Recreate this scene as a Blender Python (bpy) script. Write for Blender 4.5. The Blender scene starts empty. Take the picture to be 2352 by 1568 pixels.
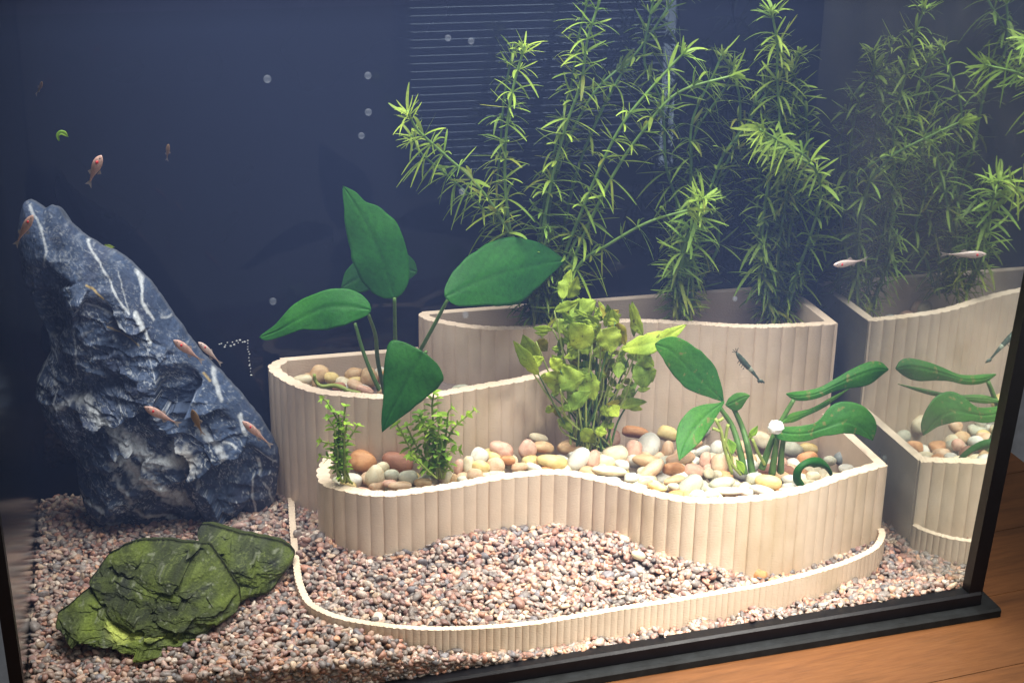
import bpy, bmesh, math, random
import numpy as np
from mathutils import Vector, Matrix
random.seed(7); rng = np.random.default_rng(7)
scene = bpy.context.scene
COL = scene.collection

# ------------------------------------------------------------------ camera
# world: X along the front glass, Y into the tank, Z up, metres. Rows: camera right, down, forward.
CR = np.array([[0.9690, -0.2468, 0.0124], [-0.0778, -0.3524, -0.9326], [0.2346, 0.9027, -0.3606]])
CR /= np.linalg.norm(CR, axis=1)[:, None]
CP = np.array([-0.2000, -1.0509, 0.5155]); FPX = 3500.0; PX, PY = 1176.0, 784.0   # photo measured at 2352 x 1568
camd = bpy.data.cameras.new('camera'); cam = bpy.data.objects.new('camera', camd); COL.objects.link(cam)
camd.sensor_width = 36.0; camd.lens = FPX / 2352.0 * 36.0; camd.clip_start = 0.02; camd.clip_end = 30.0
M = Matrix(((CR[0, 0], -CR[1, 0], -CR[2, 0], CP[0]), (CR[0, 1], -CR[1, 1], -CR[2, 1], CP[1]), (CR[0, 2], -CR[1, 2], -CR[2, 2], CP[2]), (0, 0, 0, 1)))
cam.matrix_world = M
scene.camera = cam

# ------------------------------------------------------------------ light of the place: dim room, lamp over the tank
world = bpy.data.worlds.new('World'); scene.world = world; world.use_nodes = True
bg = world.node_tree.nodes['Background']; bg.inputs[0].default_value = (0.95, 0.93, 0.92, 1); bg.inputs[1].default_value = 0.34

def area(name, loc, target, sx, sy, watt, color, spread=math.pi):
    l = bpy.data.lights.new(name, 'AREA'); l.shape = 'RECTANGLE'; l.size = sx; l.size_y = sy; l.energy = watt; l.color = color; l.spread = spread
    o = bpy.data.objects.new(name, l); COL.objects.link(o); o.location = loc
    o.rotation_euler = (Vector(target) - Vector(loc)).to_track_quat('-Z', 'Y').to_euler()
    return o
area('aquarium_lamp', (0.02, -0.120, 0.56), (0.02, -0.125, 0.0), 0.54, 0.30, 2.6, (1.0, 0.98, 0.93), math.radians(90))
area('clip_lamp', (0.24, -0.44, 0.52), (0.150, -0.232, 0.0), 0.16, 0.10, 0.80, (1.0, 0.95, 0.87), math.radians(46))

scene.render.engine = 'CYCLES'
cy = scene.cycles
cy.use_denoising = True; cy.max_bounces = 8; cy.diffuse_bounces = 3; cy.glossy_bounces = 4; cy.transmission_bounces = 6; cy.transparent_max_bounces = 24
cy.volume_bounces = 0; cy.caustics_reflective = False; cy.caustics_refractive = False
vs = scene.view_settings
vs.view_transform = 'Standard'; vs.look = 'None'; vs.exposure = 0.12; vs.gamma = 1.0; vs.use_curve_mapping = False

# ------------------------------------------------------------------ helpers
def at(x, y, ax, v):
    """photo point (2352 wide) onto the plane axis ax = v"""
    d = CR.T @ np.array([x - PX, y - PY, FPX]); return CP + d * ((v - CP[ax]) / d[ax])
def proj(P):
    c = CR @ (np.asarray(P, float) - CP); return PX + FPX * c[0] / c[2], PY + FPX * c[1] / c[2]
def mscale(P):
    return float((CR @ (np.asarray(P, float) - CP))[2]) / FPX      # metres per photo pixel at P
K = 0.57422
def r1(x, y): return ((x / 1.568) * K, (700 + y / 1.568) * K)
def r2(x, y): return ((x / 1.5207) * K, (1700 + y / 1.5207) * K)
def r3(x, y): return ((1000 + x / 1.568) * K, (700 + y / 1.568) * K)
def r4(x, y): return ((1000 + x / 1.5207) * K, (1700 + y / 1.5207) * K)
def r5(x, y): return ((2300 + x / 1.568) * K, (900 + y / 1.568) * K)
def r6(x, y): return ((2300 + x / 1.5207) * K, (1700 + y / 1.5207) * K)
def rc(x, y): return ((2000 + x / 2.091) * K, (1050 + y / 2.091) * K)
def rb(x, y): return ((1250 + x / 3.136) * K, (1500 + y / 3.136) * K)
def q2(x, y): return ((500 + x / 2.614) * K, (1600 + y / 2.614) * K)

def mesh(name, V, F, mats=(), smooth=True, col=None, colname='tint'):
    V = np.asarray(V, np.float32); me = bpy.data.meshes.new(name)
    if isinstance(F, np.ndarray):
        n, k = F.shape
        me.vertices.add(len(V)); me.vertices.foreach_set('co', V.ravel())
        me.loops.add(n * k); me.loops.foreach_set('vertex_index', F.astype(np.int32).ravel())
        me.polygons.add(n); me.polygons.foreach_set('loop_start', np.arange(0, n * k, k, dtype=np.int32))
        me.update(calc_edges=True); me.validate()
    else:
        me.from_pydata(V.tolist(), [], F); me.update()
    if smooth: me.polygons.foreach_set('use_smooth', np.ones(len(me.polygons), bool))
    if col is not None:
        a = me.color_attributes.new(colname, 'FLOAT_COLOR', 'POINT')
        c = np.ones((len(V), 4), np.float32); c[:, :3] = col; a.data.foreach_set('color', c.ravel())
    for m in mats: me.materials.append(m)
    return me
def link(name, me, parent=None, **props):
    o = bpy.data.objects.new(name, me); COL.objects.link(o)
    if parent is not None: o.parent = parent
    for k, v in props.items():
        if v is not None: o[k] = v
    return o
def thing(name, label, cat, loc=(0, 0, 0), group=None):
    o = bpy.data.objects.new(name, None); COL.objects.link(o); o.location = loc; o.empty_display_size = 0.01
    o['label'] = label; o['category'] = cat
    if group: o['group'] = group
    bpy.context.view_layer.update()
    return o
def part(name, me, root, **props):
    """a mesh given in world coordinates becomes a child of root, which only translates"""
    l = root.matrix_world.translation if root.parent is None else Vector(root['org'])
    me.transform(Matrix.Translation(-l)); o = link(name, me, root, **props); return o
class MB:
    def __init__(s): s.v = []; s.f = []; s.n = 0
    def add(s, V, F):
        V = np.asarray(V, float); s.v.append(V); s.f += [tuple(i + s.n for i in f) for f in F]; s.n += len(V)
    def box(s, a, b):
        x0, y0, z0 = a; x1, y1, z1 = b
        s.add([(x0, y0, z0), (x1, y0, z0), (x1, y1, z0), (x0, y1, z0), (x0, y0, z1), (x1, y0, z1), (x1, y1, z1), (x0, y1, z1)],
              [(3, 2, 1, 0), (4, 5, 6, 7), (0, 1, 5, 4), (1, 2, 6, 5), (2, 3, 7, 6), (3, 0, 4, 7)])
    def hexa(s, lo, hi):
        """eight corners: four below, four above, both counter-clockwise seen from above"""
        s.add(list(lo) + list(hi), [(3, 2, 1, 0), (4, 5, 6, 7), (0, 1, 5, 4), (1, 2, 6, 5), (2, 3, 7, 6), (3, 0, 4, 7)])
    def tube(s, P, R, n=8):
        P = np.asarray(P, float); m = len(P); R = np.broadcast_to(R, (m,)).astype(float)
        T = np.gradient(P, axis=0); T /= np.linalg.norm(T, axis=1)[:, None] + 1e-12
        u = np.cross(T[0], [0.3, 1, 0.2]); u /= np.linalg.norm(u); V = []
        for i in range(m):
            u = u - T[i] * (u @ T[i]); u /= np.linalg.norm(u); w = np.cross(T[i], u)
            for k in range(n):
                a = 2 * math.pi * k / n; V.append(P[i] + R[i] * (math.cos(a) * u + math.sin(a) * w))
        F = [(i * n + k, i * n + (k + 1) % n, (i + 1) * n + (k + 1) % n, (i + 1) * n + k) for i in range(m - 1) for k in range(n)]
        F += [tuple(range(n))[::-1], tuple((m - 1) * n + k for k in range(n))]
        s.add(V, F)
    def mesh(s, name, mats=(), smooth=False):
        me = mesh(name, np.concatenate(s.v), s.f, mats, smooth)
        return me
def spline(P, n):
    """Catmull-Rom through P, n samples, even in arc length"""
    P = np.asarray(P, float)
    if len(P) == 2: return P[0] + (P[1] - P[0]) * np.linspace(0, 1, n)[:, None]
    Q = np.vstack([2 * P[0] - P[1], P, 2 * P[-1] - P[-2]]); out = []
    for i in range(1, len(Q) - 2):
        t = np.linspace(0, 1, 24, endpoint=False)[:, None]; a, b, c, d = Q[i - 1], Q[i], Q[i + 1], Q[i + 2]
        out.append(0.5 * ((2 * b) + (c - a) * t + (2 * a - 5 * b + 4 * c - d) * t ** 2 + (3 * b - a - 3 * c + d) * t ** 3))
    O = np.vstack(out + [P[-1:]]); L = np.concatenate([[0], np.cumsum(np.linalg.norm(np.diff(O, axis=0), axis=1))])
    s = np.linspace(0, L[-1], n); return np.stack([np.interp(s, L, O[:, k]) for k in range(O.shape[1])], 1)
def h3(ix, iy, iz, seed):
    h = (ix.astype(np.int64) * 374761393 + iy.astype(np.int64) * 668265263 + iz.astype(np.int64) * 2147483647 + seed * 974634777) & 0xffffffff
    h = ((h ^ (h >> 13)) * 1274126177) & 0xffffffff
    return ((h ^ (h >> 16)) & 0xffff) / 65535.0
def vnoise(P, seed=0):
    P = np.asarray(P, float); I = np.floor(P).astype(int); f = P - I; f = f * f * (3 - 2 * f); r = 0
    for dx in (0, 1):
        for dy in (0, 1):
            for dz in (0, 1):
                w = (f[:, 0] if dx else 1 - f[:, 0]) * (f[:, 1] if dy else 1 - f[:, 1]) * (f[:, 2] if dz else 1 - f[:, 2])
                r = r + w * h3(I[:, 0] + dx, I[:, 1] + dy, I[:, 2] + dz, seed)
    return r * 2 - 1
def fbm(P, o=4, seed=0, ridged=False):
    r = 0; a = 1; t = 0; P = np.asarray(P, float)
    for k in range(o):
        n = vnoise(P * 2 ** k + 17.3 * k, seed + k)
        if ridged: n = 1 - 2 * np.abs(n)
        r = r + a * n; t += a; a *= 0.5
    return r / t
def inside(poly, X, Y):
    poly = np.asarray(poly); x, y = poly[:, 0], poly[:, 1]; c = np.zeros(np.shape(X), bool); j = len(poly) - 1
    for i in range(len(poly)):
        cond = ((y[i] > Y) != (y[j] > Y)) & (X < (x[j] - x[i]) * (Y - y[i]) / (y[j] - y[i] + 1e-15) + x[i]); c ^= cond; j = i
    return c
def idw(pts, X, Y, p=3):
    pts = np.asarray(pts); X = np.asarray(X, float); Y = np.asarray(Y, float); num = 0; den = 0
    for a, b, z in pts:
        w = 1 / ((X - a) ** 2 + (Y - b) ** 2 + 2e-5) ** (p / 2); num = num + w * z; den = den + w
    return num / den
def ico(sub):
    bm = bmesh.new(); bmesh.ops.create_icosphere(bm, subdivisions=sub, radius=1.0)
    V = np.array([v.co[:] for v in bm.verts]); F = np.array([[v.index for v in f.verts] for f in bm.faces]); bm.free(); return V, F

# ------------------------------------------------------------------ materials
def newmat(name):
    m = bpy.data.materials.new(name); m.use_nodes = True; nt = m.node_tree; nt.nodes.clear()
    out = nt.nodes.new('ShaderNodeOutputMaterial'); p = nt.nodes.new('ShaderNodeBsdfPrincipled'); nt.links.new(p.outputs[0], out.inputs[0])
    return m, nt, p, out
def N(nt, t, **kw):
    n = nt.nodes.new(t)
    for k, v in kw.items():
        if hasattr(n, k): setattr(n, k, v)
        else: n.inputs[k].default_value = v
    return n
def ramp(nt, src, stops):
    r = nt.nodes.new('ShaderNodeValToRGB'); e = r.color_ramp.elements
    while len(e) < len(stops): e.new(0.5)
    for i, (p, c) in enumerate(stops): e[i].position = p; e[i].color = (*c, 1) if len(c) == 3 else c
    nt.links.new(src, r.inputs[0]); return r
def mixc(nt, a, b, fac, mode='MIX'):
    m = nt.nodes.new('ShaderNodeMix'); m.data_type = 'RGBA'; m.blend_type = mode
    for s, v in ((m.inputs[0], fac), (m.inputs[6], a), (m.inputs[7], b)):
        if hasattr(v, 'is_linked') or hasattr(v, 'links'): nt.links.new(v, s)
        else: s.default_value = v if not isinstance(v, tuple) else (*v, 1)[:4]
    return m.outputs[2]
def noise(nt, scale, detail=4, rough=0.55, vec=None, dist=0.0):
    n = nt.nodes.new('ShaderNodeTexNoise'); n.inputs['Scale'].default_value = scale; n.inputs['Detail'].default_value = detail
    n.inputs['Roughness'].default_value = rough; n.inputs['Distortion'].default_value = dist
    if vec is None: vec = coord(nt)
    nt.links.new(vec, n.inputs['Vector']); return n
def coord(nt, sc=None):
    t = nt.nodes.get('tc') or nt.nodes.new('ShaderNodeTexCoord'); t.name = 'tc'
    if sc is None: return t.outputs['Object']
    m = nt.nodes.new('ShaderNodeMapping'); m.inputs['Scale'].default_value = sc; nt.links.new(t.outputs['Object'], m.inputs['Vector']); return m.outputs[0]
def bump(nt, h, p, strength=0.3, dist=0.0005):
    b = nt.nodes.new('ShaderNodeBump'); b.inputs['Strength'].default_value = strength; b.inputs['Distance'].default_value = dist
    nt.links.new(h, b.inputs['Height']); nt.links.new(b.outputs[0], p.inputs['Normal']); return b

def mat_plastic():
    m, nt, p, out = newmat('printed_plastic')
    n1 = noise(nt, 35, 3); n2 = noise(nt, 620, 3, 0.7, coord(nt, (1, 1, 1.5))); n3 = noise(nt, 14, 4, 0.6, coord(nt, (1, 1, 0.5)))
    base = ramp(nt, n1.outputs[0], [(0.3, (0.62, 0.475, 0.35)), (0.7, (0.70, 0.555, 0.425))]).outputs[0]
    stain = ramp(nt, n3.outputs[0], [(0.52, (1, 1, 1)), (0.74, (0.80, 0.77, 0.66))]).outputs[0]
    c = mixc(nt, base, stain, 1.0, 'MULTIPLY')
    pits = ramp(nt, n2.outputs[0], [(0.26, (0.80, 0.78, 0.76)), (0.36, (1, 1, 1))]).outputs[0]
    c = mixc(nt, c, pits, 1.0, 'MULTIPLY')
    nt.links.new(c, p.inputs['Base Color']); p.inputs['Roughness'].default_value = 0.62; p.inputs['Specular IOR Level'].default_value = 0.25
    w = nt.nodes.new('ShaderNodeTexWave'); w.bands_direction = 'Z'; w.inputs['Scale'].default_value = 260; w.inputs['Distortion'].default_value = 1.2; nt.links.new(coord(nt), w.inputs['Vector'])
    a = N(nt, 'ShaderNodeMath', operation='MULTIPLY_ADD'); nt.links.new(w.outputs['Fac'], a.inputs[0]); a.inputs[1].default_value = 0.18; nt.links.new(n2.outputs[0], a.inputs[2])
    bump(nt, a.outputs[0], p, 0.45, 0.0008); return m
M_PLASTIC = mat_plastic()
def mat_attr_stone(name, rough, bs, bd, spec=0.4, scale=500, mott=0.25):
    m, nt, p, out = newmat(name)
    a = N(nt, 'ShaderNodeVertexColor', layer_name='tint'); n = noise(nt, scale, 4, 0.65)
    g = ramp(nt, n.outputs[0], [(0.3, (1 - mott,) * 3), (0.7, (1 + mott * 0.6,) * 3)]).outputs[0]
    c = mixc(nt, a.outputs[0], g, 1.0, 'MULTIPLY'); nt.links.new(c, p.inputs['Base Color'])
    p.inputs['Roughness'].default_value = rough; p.inputs['Specular IOR Level'].default_value = spec
    bump(nt, n.outputs[0], p, bs, bd); return m
M_GRAVEL = mat_attr_stone('gravel_stone', 0.45, 0.3, 0.0003, 0.4, 900, 0.3)
M_ROCK = mat_attr_stone('slate_rock', 0.62, 0.6, 0.0012, 0.22, 420, 0.35)
M_MOSSROCK = mat_attr_stone('mossy_stone', 0.8, 0.9, 0.0012, 0.15, 520, 0.45)
def mat_pebble(name, c1, c2, mott=0.5):
    m, nt, p, out = newmat(name)
    oi = nt.nodes.new('ShaderNodeObjectInfo'); v = coord(nt)
    ad = N(nt, 'ShaderNodeVectorMath', operation='ADD'); nt.links.new(v, ad.inputs[0])
    sc = N(nt, 'ShaderNodeMath', operation='MULTIPLY'); nt.links.new(oi.outputs['Random'], sc.inputs[0]); sc.inputs[1].default_value = 40.0; nt.links.new(sc.outputs[0], ad.inputs[1])
    n = noise(nt, 1.1, 3, 0.5, ad.outputs[0], 0.6); n2 = noise(nt, 14, 3, 0.6, ad.outputs[0])
    c = ramp(nt, n.outputs[0], [(0.35, c1), (0.65, c2)]).outputs[0]
    g = ramp(nt, n2.outputs[0], [(0.3, (1 - mott * 0.4,) * 3), (0.6, (1.05,) * 3)]).outputs[0]
    c = mixc(nt, c, g, 1.0, 'MULTIPLY'); nt.links.new(c, p.inputs['Base Color'])
    p.inputs['Roughness'].default_value = 0.5; p.inputs['Specular IOR Level'].default_value = 0.25
    p.inputs['Subsurface Weight'].default_value = 0.15; p.inputs['Subsurface Radius'].default_value = (0.004, 0.0025, 0.0015); p.inputs['Subsurface Scale'].default_value = 1.0
    bump(nt, n2.outputs[0], p, 0.15, 0.02); return m
def mat_leaf(name, c1, c2, scale=60, rough=0.45, trans=0.3, tint='tint', spots=None, fleck=0.0):
    m, nt, p, out = newmat(name)
    n = noise(nt, scale, 4, 0.6); c = ramp(nt, n.outputs[0], [(0.3, c1), (0.7, c2)]).outputs[0]
    nf_ = noise(nt, scale * 14, 4, 0.7); gf = ramp(nt, nf_.outputs[0], [(0.3, (0.78, 0.80, 0.76)), (0.65, (1.12, 1.1, 1.0))]).outputs[0]; c = mixc(nt, c, gf, 1.0, 'MULTIPLY')
    nb_ = noise(nt, scale * 0.45, 2, 0.5); gb = ramp(nt, nb_.outputs[0], [(0.35, (0.72, 0.86, 0.95)), (0.65, (1.15, 1.08, 0.9))]).outputs[0]; c = mixc(nt, c, gb, 1.0, 'MULTIPLY')
    a = N(nt, 'ShaderNodeVertexColor', layer_name=tint); c = mixc(nt, c, a.outputs[0], 1.0, 'MULTIPLY')
    if spots is not None:
        n2 = noise(nt, scale * 5, 3, 0.5); f = ramp(nt, n2.outputs[0], [(0.62, (0, 0, 0)), (0.70, (1, 1, 1))]).outputs[0]; c = mixc(nt, c, spots, f)
    nt.links.new(c, p.inputs['Base Color']); p.inputs['Roughness'].default_value = rough; p.inputs['Specular IOR Level'].default_value = 0.15
    t = nt.nodes.new('ShaderNodeBsdfTranslucent'); nt.links.new(c, t.inputs['Color'])
    ms = nt.nodes.new('ShaderNodeMixShader'); ms.inputs[0].default_value = trans
    nt.links.new(p.outputs[0], ms.inputs[1]); nt.links.new(t.outputs[0], ms.inputs[2]); nt.links.new(ms.outputs[0], out.inputs[0])
    bump(nt, nf_.outputs[0], p, 0.35, 0.0008); return m
def simple(name, c, rough=0.5, spec=0.4, metal=0.0, nz=None, bs=0.2, bd=0.0005, var=0.2):
    m, nt, p, out = newmat(name)
    if nz:
        n = noise(nt, nz, 4, 0.6); r = ramp(nt, n.outputs[0], [(0.3, tuple(k * (1 - var) for k in c)), (0.7, tuple(k * (1 + var) for k in c))])
        nt.links.new(r.outputs[0], p.inputs['Base Color']); bump(nt, n.outputs[0], p, bs, bd)
    else: p.inputs['Base Color'].default_value = (*c, 1)
    p.inputs['Roughness'].default_value = rough; p.inputs['Specular IOR Level'].default_value = spec; p.inputs['Metallic'].default_value = metal
    return m
M_SWORD = mat_leaf('deep_green_leaf', (0.018, 0.100, 0.016), (0.030, 0.150, 0.022), 30, 0.5, 0.22)
M_SWORD2 = mat_leaf('mid_green_leaf', (0.050, 0.155, 0.028), (0.080, 0.20, 0.034), 40, 0.45, 0.25, spots=(0.16, 0.17, 0.05))
M_LIME = mat_leaf('yellow_green_leaf', (0.24, 0.33, 0.035), (0.42, 0.52, 0.08), 60, 0.45, 0.35, spots=(0.17, 0.19, 0.03))
M_STEMLEAF = mat_leaf('stem_plant_leaf', (0.19, 0.29, 0.045), (0.33, 0.44, 0.07), 40, 0.45, 0.30)
M_BUSH = mat_leaf('small_bush_leaf', (0.24, 0.42, 0.05), (0.40, 0.58, 0.09), 120, 0.4, 0.35)
M_STALK = simple('green_stalk', (0.07, 0.14, 0.03), 0.5, 0.3, nz=200)
M_STALKY = simple('yellow_stalk', (0.25, 0.30, 0.07), 0.5, 0.3, nz=200)
M_RUBBER = simple('black_silicone', (0.004, 0.004, 0.006), 0.4, 0.25, nz=120, bs=0.15, bd=0.001)
M_MAT = simple('foam_rubber', (0.008, 0.009, 0.010), 0.7, 0.2, nz=90, bs=0.3, bd=0.001, var=0.5)

# ------------------------------------------------------------------ aquarium
XL, XR, YB = -0.283, 0.3118, 0.006
def rim(x): return -0.2574 - 0.0573 * (x + 0.0), -0.0182 + 0.0742 * x      # y, z of the lower sight line of the front glass
def rimp(x, dy=0.0, dz=0.0): y, z = rim(x); return (x, y + dy, z + dz)
tank = thing('aquarium', 'large glass aquarium with black silicone seams and a dark back panel on a wooden table', 'aquarium', (0.0, -0.26, -0.03))
def zy(x0, z): # y of the leaning front glass at height z
    y, zr = rim(x0); k = -0.085 if x0 > 0 else -0.16; return y + k * (z - zr)
m, nt, p, out = newmat('clear_glass'); nt.nodes.remove(p); t = nt.nodes.new('ShaderNodeBsdfTransparent'); t.inputs[0].default_value = (0.97, 0.985, 0.98, 1); nt.links.new(t.outputs[0], out.inputs[0])
M_CLEAR = m
def glassquad(x0, x1, zt, t=0.006):
    b = MB(); a0 = rimp(x0); a1 = rimp(x1); t0 = (x0, zy(x0, zt), zt); t1 = (x1, zy(x1, zt), zt)
    o = lambda P: (P[0], P[1] - t, P[2])
    b.hexa([o(a0), o(a1), a1, a0], [o(t0), o(t1), t1, t0]); return b
part('front_glass', glassquad(XL, XR, 0.40).mesh('front_glass', [M_CLEAR]), tank)
# side glass: seen from inside under water it mirrors the tank
m, nt, p, out = newmat('mirroring_side_glass'); p.inputs['Metallic'].default_value = 1.0; p.inputs['Roughness'].default_value = 0.02; df = nt.nodes.new('ShaderNodeBsdfDiffuse'); df.inputs[0].default_value = (0.62, 0.60, 0.52, 1); ms = nt.nodes.new('ShaderNodeMixShader'); tcn = nt.nodes.new('ShaderNodeTexCoord'); sx = nt.nodes.new('ShaderNodeSeparateXYZ'); nt.links.new(tcn.outputs['Object'], sx.inputs[0]); mr = nt.nodes.new('ShaderNodeMapRange'); mr.inputs[1].default_value = 0.02; mr.inputs[2].default_value = 0.19; mr.inputs[3].default_value = 0.24; mr.inputs[4].default_value = 0.05; nz_ = noise(nt, 22, 4); mu = N(nt, 'ShaderNodeMath', operation='MULTIPLY'); nt.links.new(sx.outputs[2], mr.inputs[0]); nt.links.new(mr.outputs[0], mu.inputs[0]); nt.links.new(nz_.outputs[0], mu.inputs[1]); mu2 = N(nt, 'ShaderNodeMath', operation='MULTIPLY'); nt.links.new(mu.outputs[0], mu2.inputs[0]); mu2.inputs[1].default_value = 2.0; nt.links.new(mu2.outputs[0], ms.inputs[0]); nt.links.new(p.outputs[0], ms.inputs[1]); nt.links.new(df.outputs[0], ms.inputs[2]); nt.links.new(ms.outputs[0], out.inputs[0])
n = noise(nt, 18, 3); r = ramp(nt, n.outputs[0], [(0.3, (0.66, 0.70, 0.69)), (0.7, (0.78, 0.81, 0.79))]); nt.links.new(r.outputs[0], p.inputs['Base Color']); M_MIRROR = m
m, nt, p, out = newmat('grimy_side_glass'); p.inputs['Metallic'].default_value = 1.0; p.inputs['Roughness'].default_value = 0.16; p.inputs['Base Color'].default_value = (0.30, 0.33, 0.36, 1); M_MIRROR2 = m
b = MB(); zt = 0.40; yf, zr = rim(XR)
b.hexa([(XR, yf + 0.001, zr - 0.03), (XR + 0.006, yf + 0.001, zr - 0.03), (XR + 0.006, YB, -0.04), (XR, YB, -0.04)], [(XR, zy(XR, zt) + 0.001, zt), (XR + 0.006, zy(XR, zt) + 0.001, zt), (XR + 0.006, YB, zt), (XR, YB, zt)])
part('side_glass', b.mesh('side_glass', [M_MIRROR]), tank, label='right side glass mirroring the planters and plants')
b = MB(); yf, zr = rim(XL)
b.hexa([(XL - 0.006, yf + 0.001, -0.06), (XL, yf + 0.001, -0.06), (XL, YB, -0.06), (XL - 0.006, YB, -0.06)], [(XL - 0.006, zy(XL, zt) + 0.001, zt), (XL, zy(XL, zt) + 0.001, zt), (XL, YB, zt), (XL - 0.006, YB, zt)])
part('side_glass', b.mesh('side_glass', [M_MIRROR2]), tank, label='left side glass, dull and dark with algae film')
m, nt, p, out = newmat('navy_back_panel'); n = noise(nt, 6, 3); r = ramp(nt, n.outputs[0], [(0.3, (0.002, 0.003, 0.010)), (0.7, (0.003, 0.005, 0.016))]); nt.links.new(r.outputs[0], p.inputs['Base Color'])
p.inputs['Roughness'].default_value = 0.0; p.inputs['Specular IOR Level'].default_value = 0.22; M_BACK = m
b = MB(); b.box((XL - 0.006, YB, -0.06), (XR + 0.006, YB + 0.006, 0.42)); part('back_panel', b.mesh('back_panel', [M_BACK]), tank)
# black silicone and trim
def strip(x0, x1, pts, n=24):
    """extrude the profile pts (dy,dz about the rim line) along the rim"""
    b = MB(); X = np.linspace(x0, x1, n); V = []; k = len(pts)
    for x in X:
        for dy, dz in pts: V.append(rimp(x, dy, dz))
    F = [(i * k + j, i * k + (j + 1) % k, (i + 1) * k + (j + 1) % k, (i + 1) * k + j) for i in range(n - 1) for j in range(k)]
    F += [tuple(range(k))[::-1], tuple((n - 1) * k + j for j in range(k))]
    b.add(V, F); return b
part('bottom_trim', strip(XL - 0.008, XR + 0.008, [(0.002, 0.0), (-0.0065, 0.0005), (-0.008, -0.001), (-0.0085, -0.0080), (0.002, -0.0080)]).mesh('bottom_trim', [M_RUBBER]), tank)
def post(x0, x1, z1):
    b = MB(); n = 20; V = []
    for i in range(n):
        for (x, dy) in ((x0, 0.002), (x0, -0.0065), (x1, -0.0065), (x1, 0.002)):
            xx = XR if x0 > 0 else XL; y, zr = rim(xx); z = zr - 0.0080 + (z1 - zr) * i / (n - 1); V.append((x, zy(xx, z) + dy, z))
    F = [(i * 4 + j, i * 4 + (j + 1) % 4, (i + 1) * 4 + (j + 1) % 4, (i + 1) * 4 + j) for i in range(n - 1) for j in range(4)] + [(3, 2, 1, 0), tuple((n - 1) * 4 + j for j in range(4))]
    b.add(V, F); return b
part('corner_seam', post(XR - 0.0005, XR + 0.0095, 0.40).mesh('corner_seam', [M_RUBBER]), tank)
part('corner_seam', post(XL - 0.007, XL + 0.0005, 0.40).mesh('corner_seam', [M_RUBBER]), tank)
fb = strip(XL - 0.014, XR + 0.018, [(0.0025, -0.0085), (-0.0150, -0.0085), (-0.0165, -0.0098), (-0.0165, -0.0145), (0.0025, -0.0145)])
ya, za = rim(XR + 0.012); fb.hexa([(XR + 0.010, ya + 0.0025, za - 0.0145), (XR + 0.018, ya + 0.0025, za - 0.0143), (XR + 0.018, YB + 0.01, za - 0.0143), (XR + 0.010, YB + 0.01, za - 0.0145)], [(XR + 0.010, ya + 0.0025, za - 0.0085), (XR + 0.018, ya + 0.0025, za - 0.0080), (XR + 0.018, YB + 0.01, za - 0.0080), (XR + 0.010, YB + 0.01, za - 0.0085)])
fm = fb.mesh('foam_mat', [M_MAT])
foam = link('foam_mat', fm, label='thin black foam mat under the aquarium on the table', category='mat')

# water: one closed body, only a volume
m = bpy.data.materials.new('cloudy_water'); m.use_nodes = True; nt = m.node_tree; nt.nodes.clear(); out = nt.nodes.new('ShaderNodeOutputMaterial')
pv = nt.nodes.new('ShaderNodeVolumePrincipled'); pv.inputs['Color'].default_value = (0.34, 0.46, 0.95, 1); pv.inputs['Density'].default_value = 0.30; pv.inputs['Anisotropy'].default_value = 0.0
nt.links.new(pv.outputs[0], out.inputs['Volume']); M_WATER = m
b = MB(); e = 0.0005; wb = [(XL - 0.001, rim(XL)[0] + 0.001, -0.058), (XR - 0.0002 + 0.0004, rim(XR)[0] + 0.001, -0.058), (XR + 0.0002, YB - e, -0.058), (XL - 0.001, YB - e, -0.058)]
wt = [(XL - 0.001, zy(XL, 0.39) + 0.001, 0.39), (XR + 0.0002, zy(XR, 0.39) + 0.001, 0.39), (XR + 0.0002, YB - e, 0.39), (XL - 0.001, YB - e, 0.39)]
b.hexa(wb, wt); link('water', b.mesh('water', [M_WATER]), kind='structure')

# ------------------------------------------------------------------ room: table and wall
m, nt, p, out = newmat('table_wood')
v = coord(nt, (1.0, 9.0, 1.0)); n = noise(nt, 9, 5, 0.6, v, 0.8); n2 = noise(nt, 60, 4, 0.6, coord(nt, (1, 14, 1)))
c = ramp(nt, n.outputs[0], [(0.3, (0.105, 0.042, 0.015)), (0.55, (0.175, 0.070, 0.024)), (0.75, (0.135, 0.052, 0.019))]).outputs[0]
g = ramp(nt, n2.outputs[0], [(0.35, (0.8, 0.78, 0.75)), (0.6, (1, 1, 1))]).outputs[0]
oi = nt.nodes.new('ShaderNodeObjectInfo'); rr = ramp(nt, oi.outputs['Random'], [(0, (0.86, 0.86, 0.86)), (1, (1.08, 1.05, 1.0))])
c = mixc(nt, mixc(nt, c, g, 1.0, 'MULTIPLY'), rr.outputs[0], 1.0, 'MULTIPLY'); nt.links.new(c, p.inputs['Base Color']); p.inputs['Roughness'].default_value = 0.38; bump(nt, n2.outputs[0], p, 0.1, 0.0005); M_WOOD = m
table = thing('wooden_table', 'reddish brown wooden table the aquarium stands on', 'table', (0.0, -0.3, -0.06))
def tz(x): return -0.0182 + 0.0742 * x - 0.0147
TX = 0.462
yy = -0.268 - 0.075 * 3; k = 0
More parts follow.
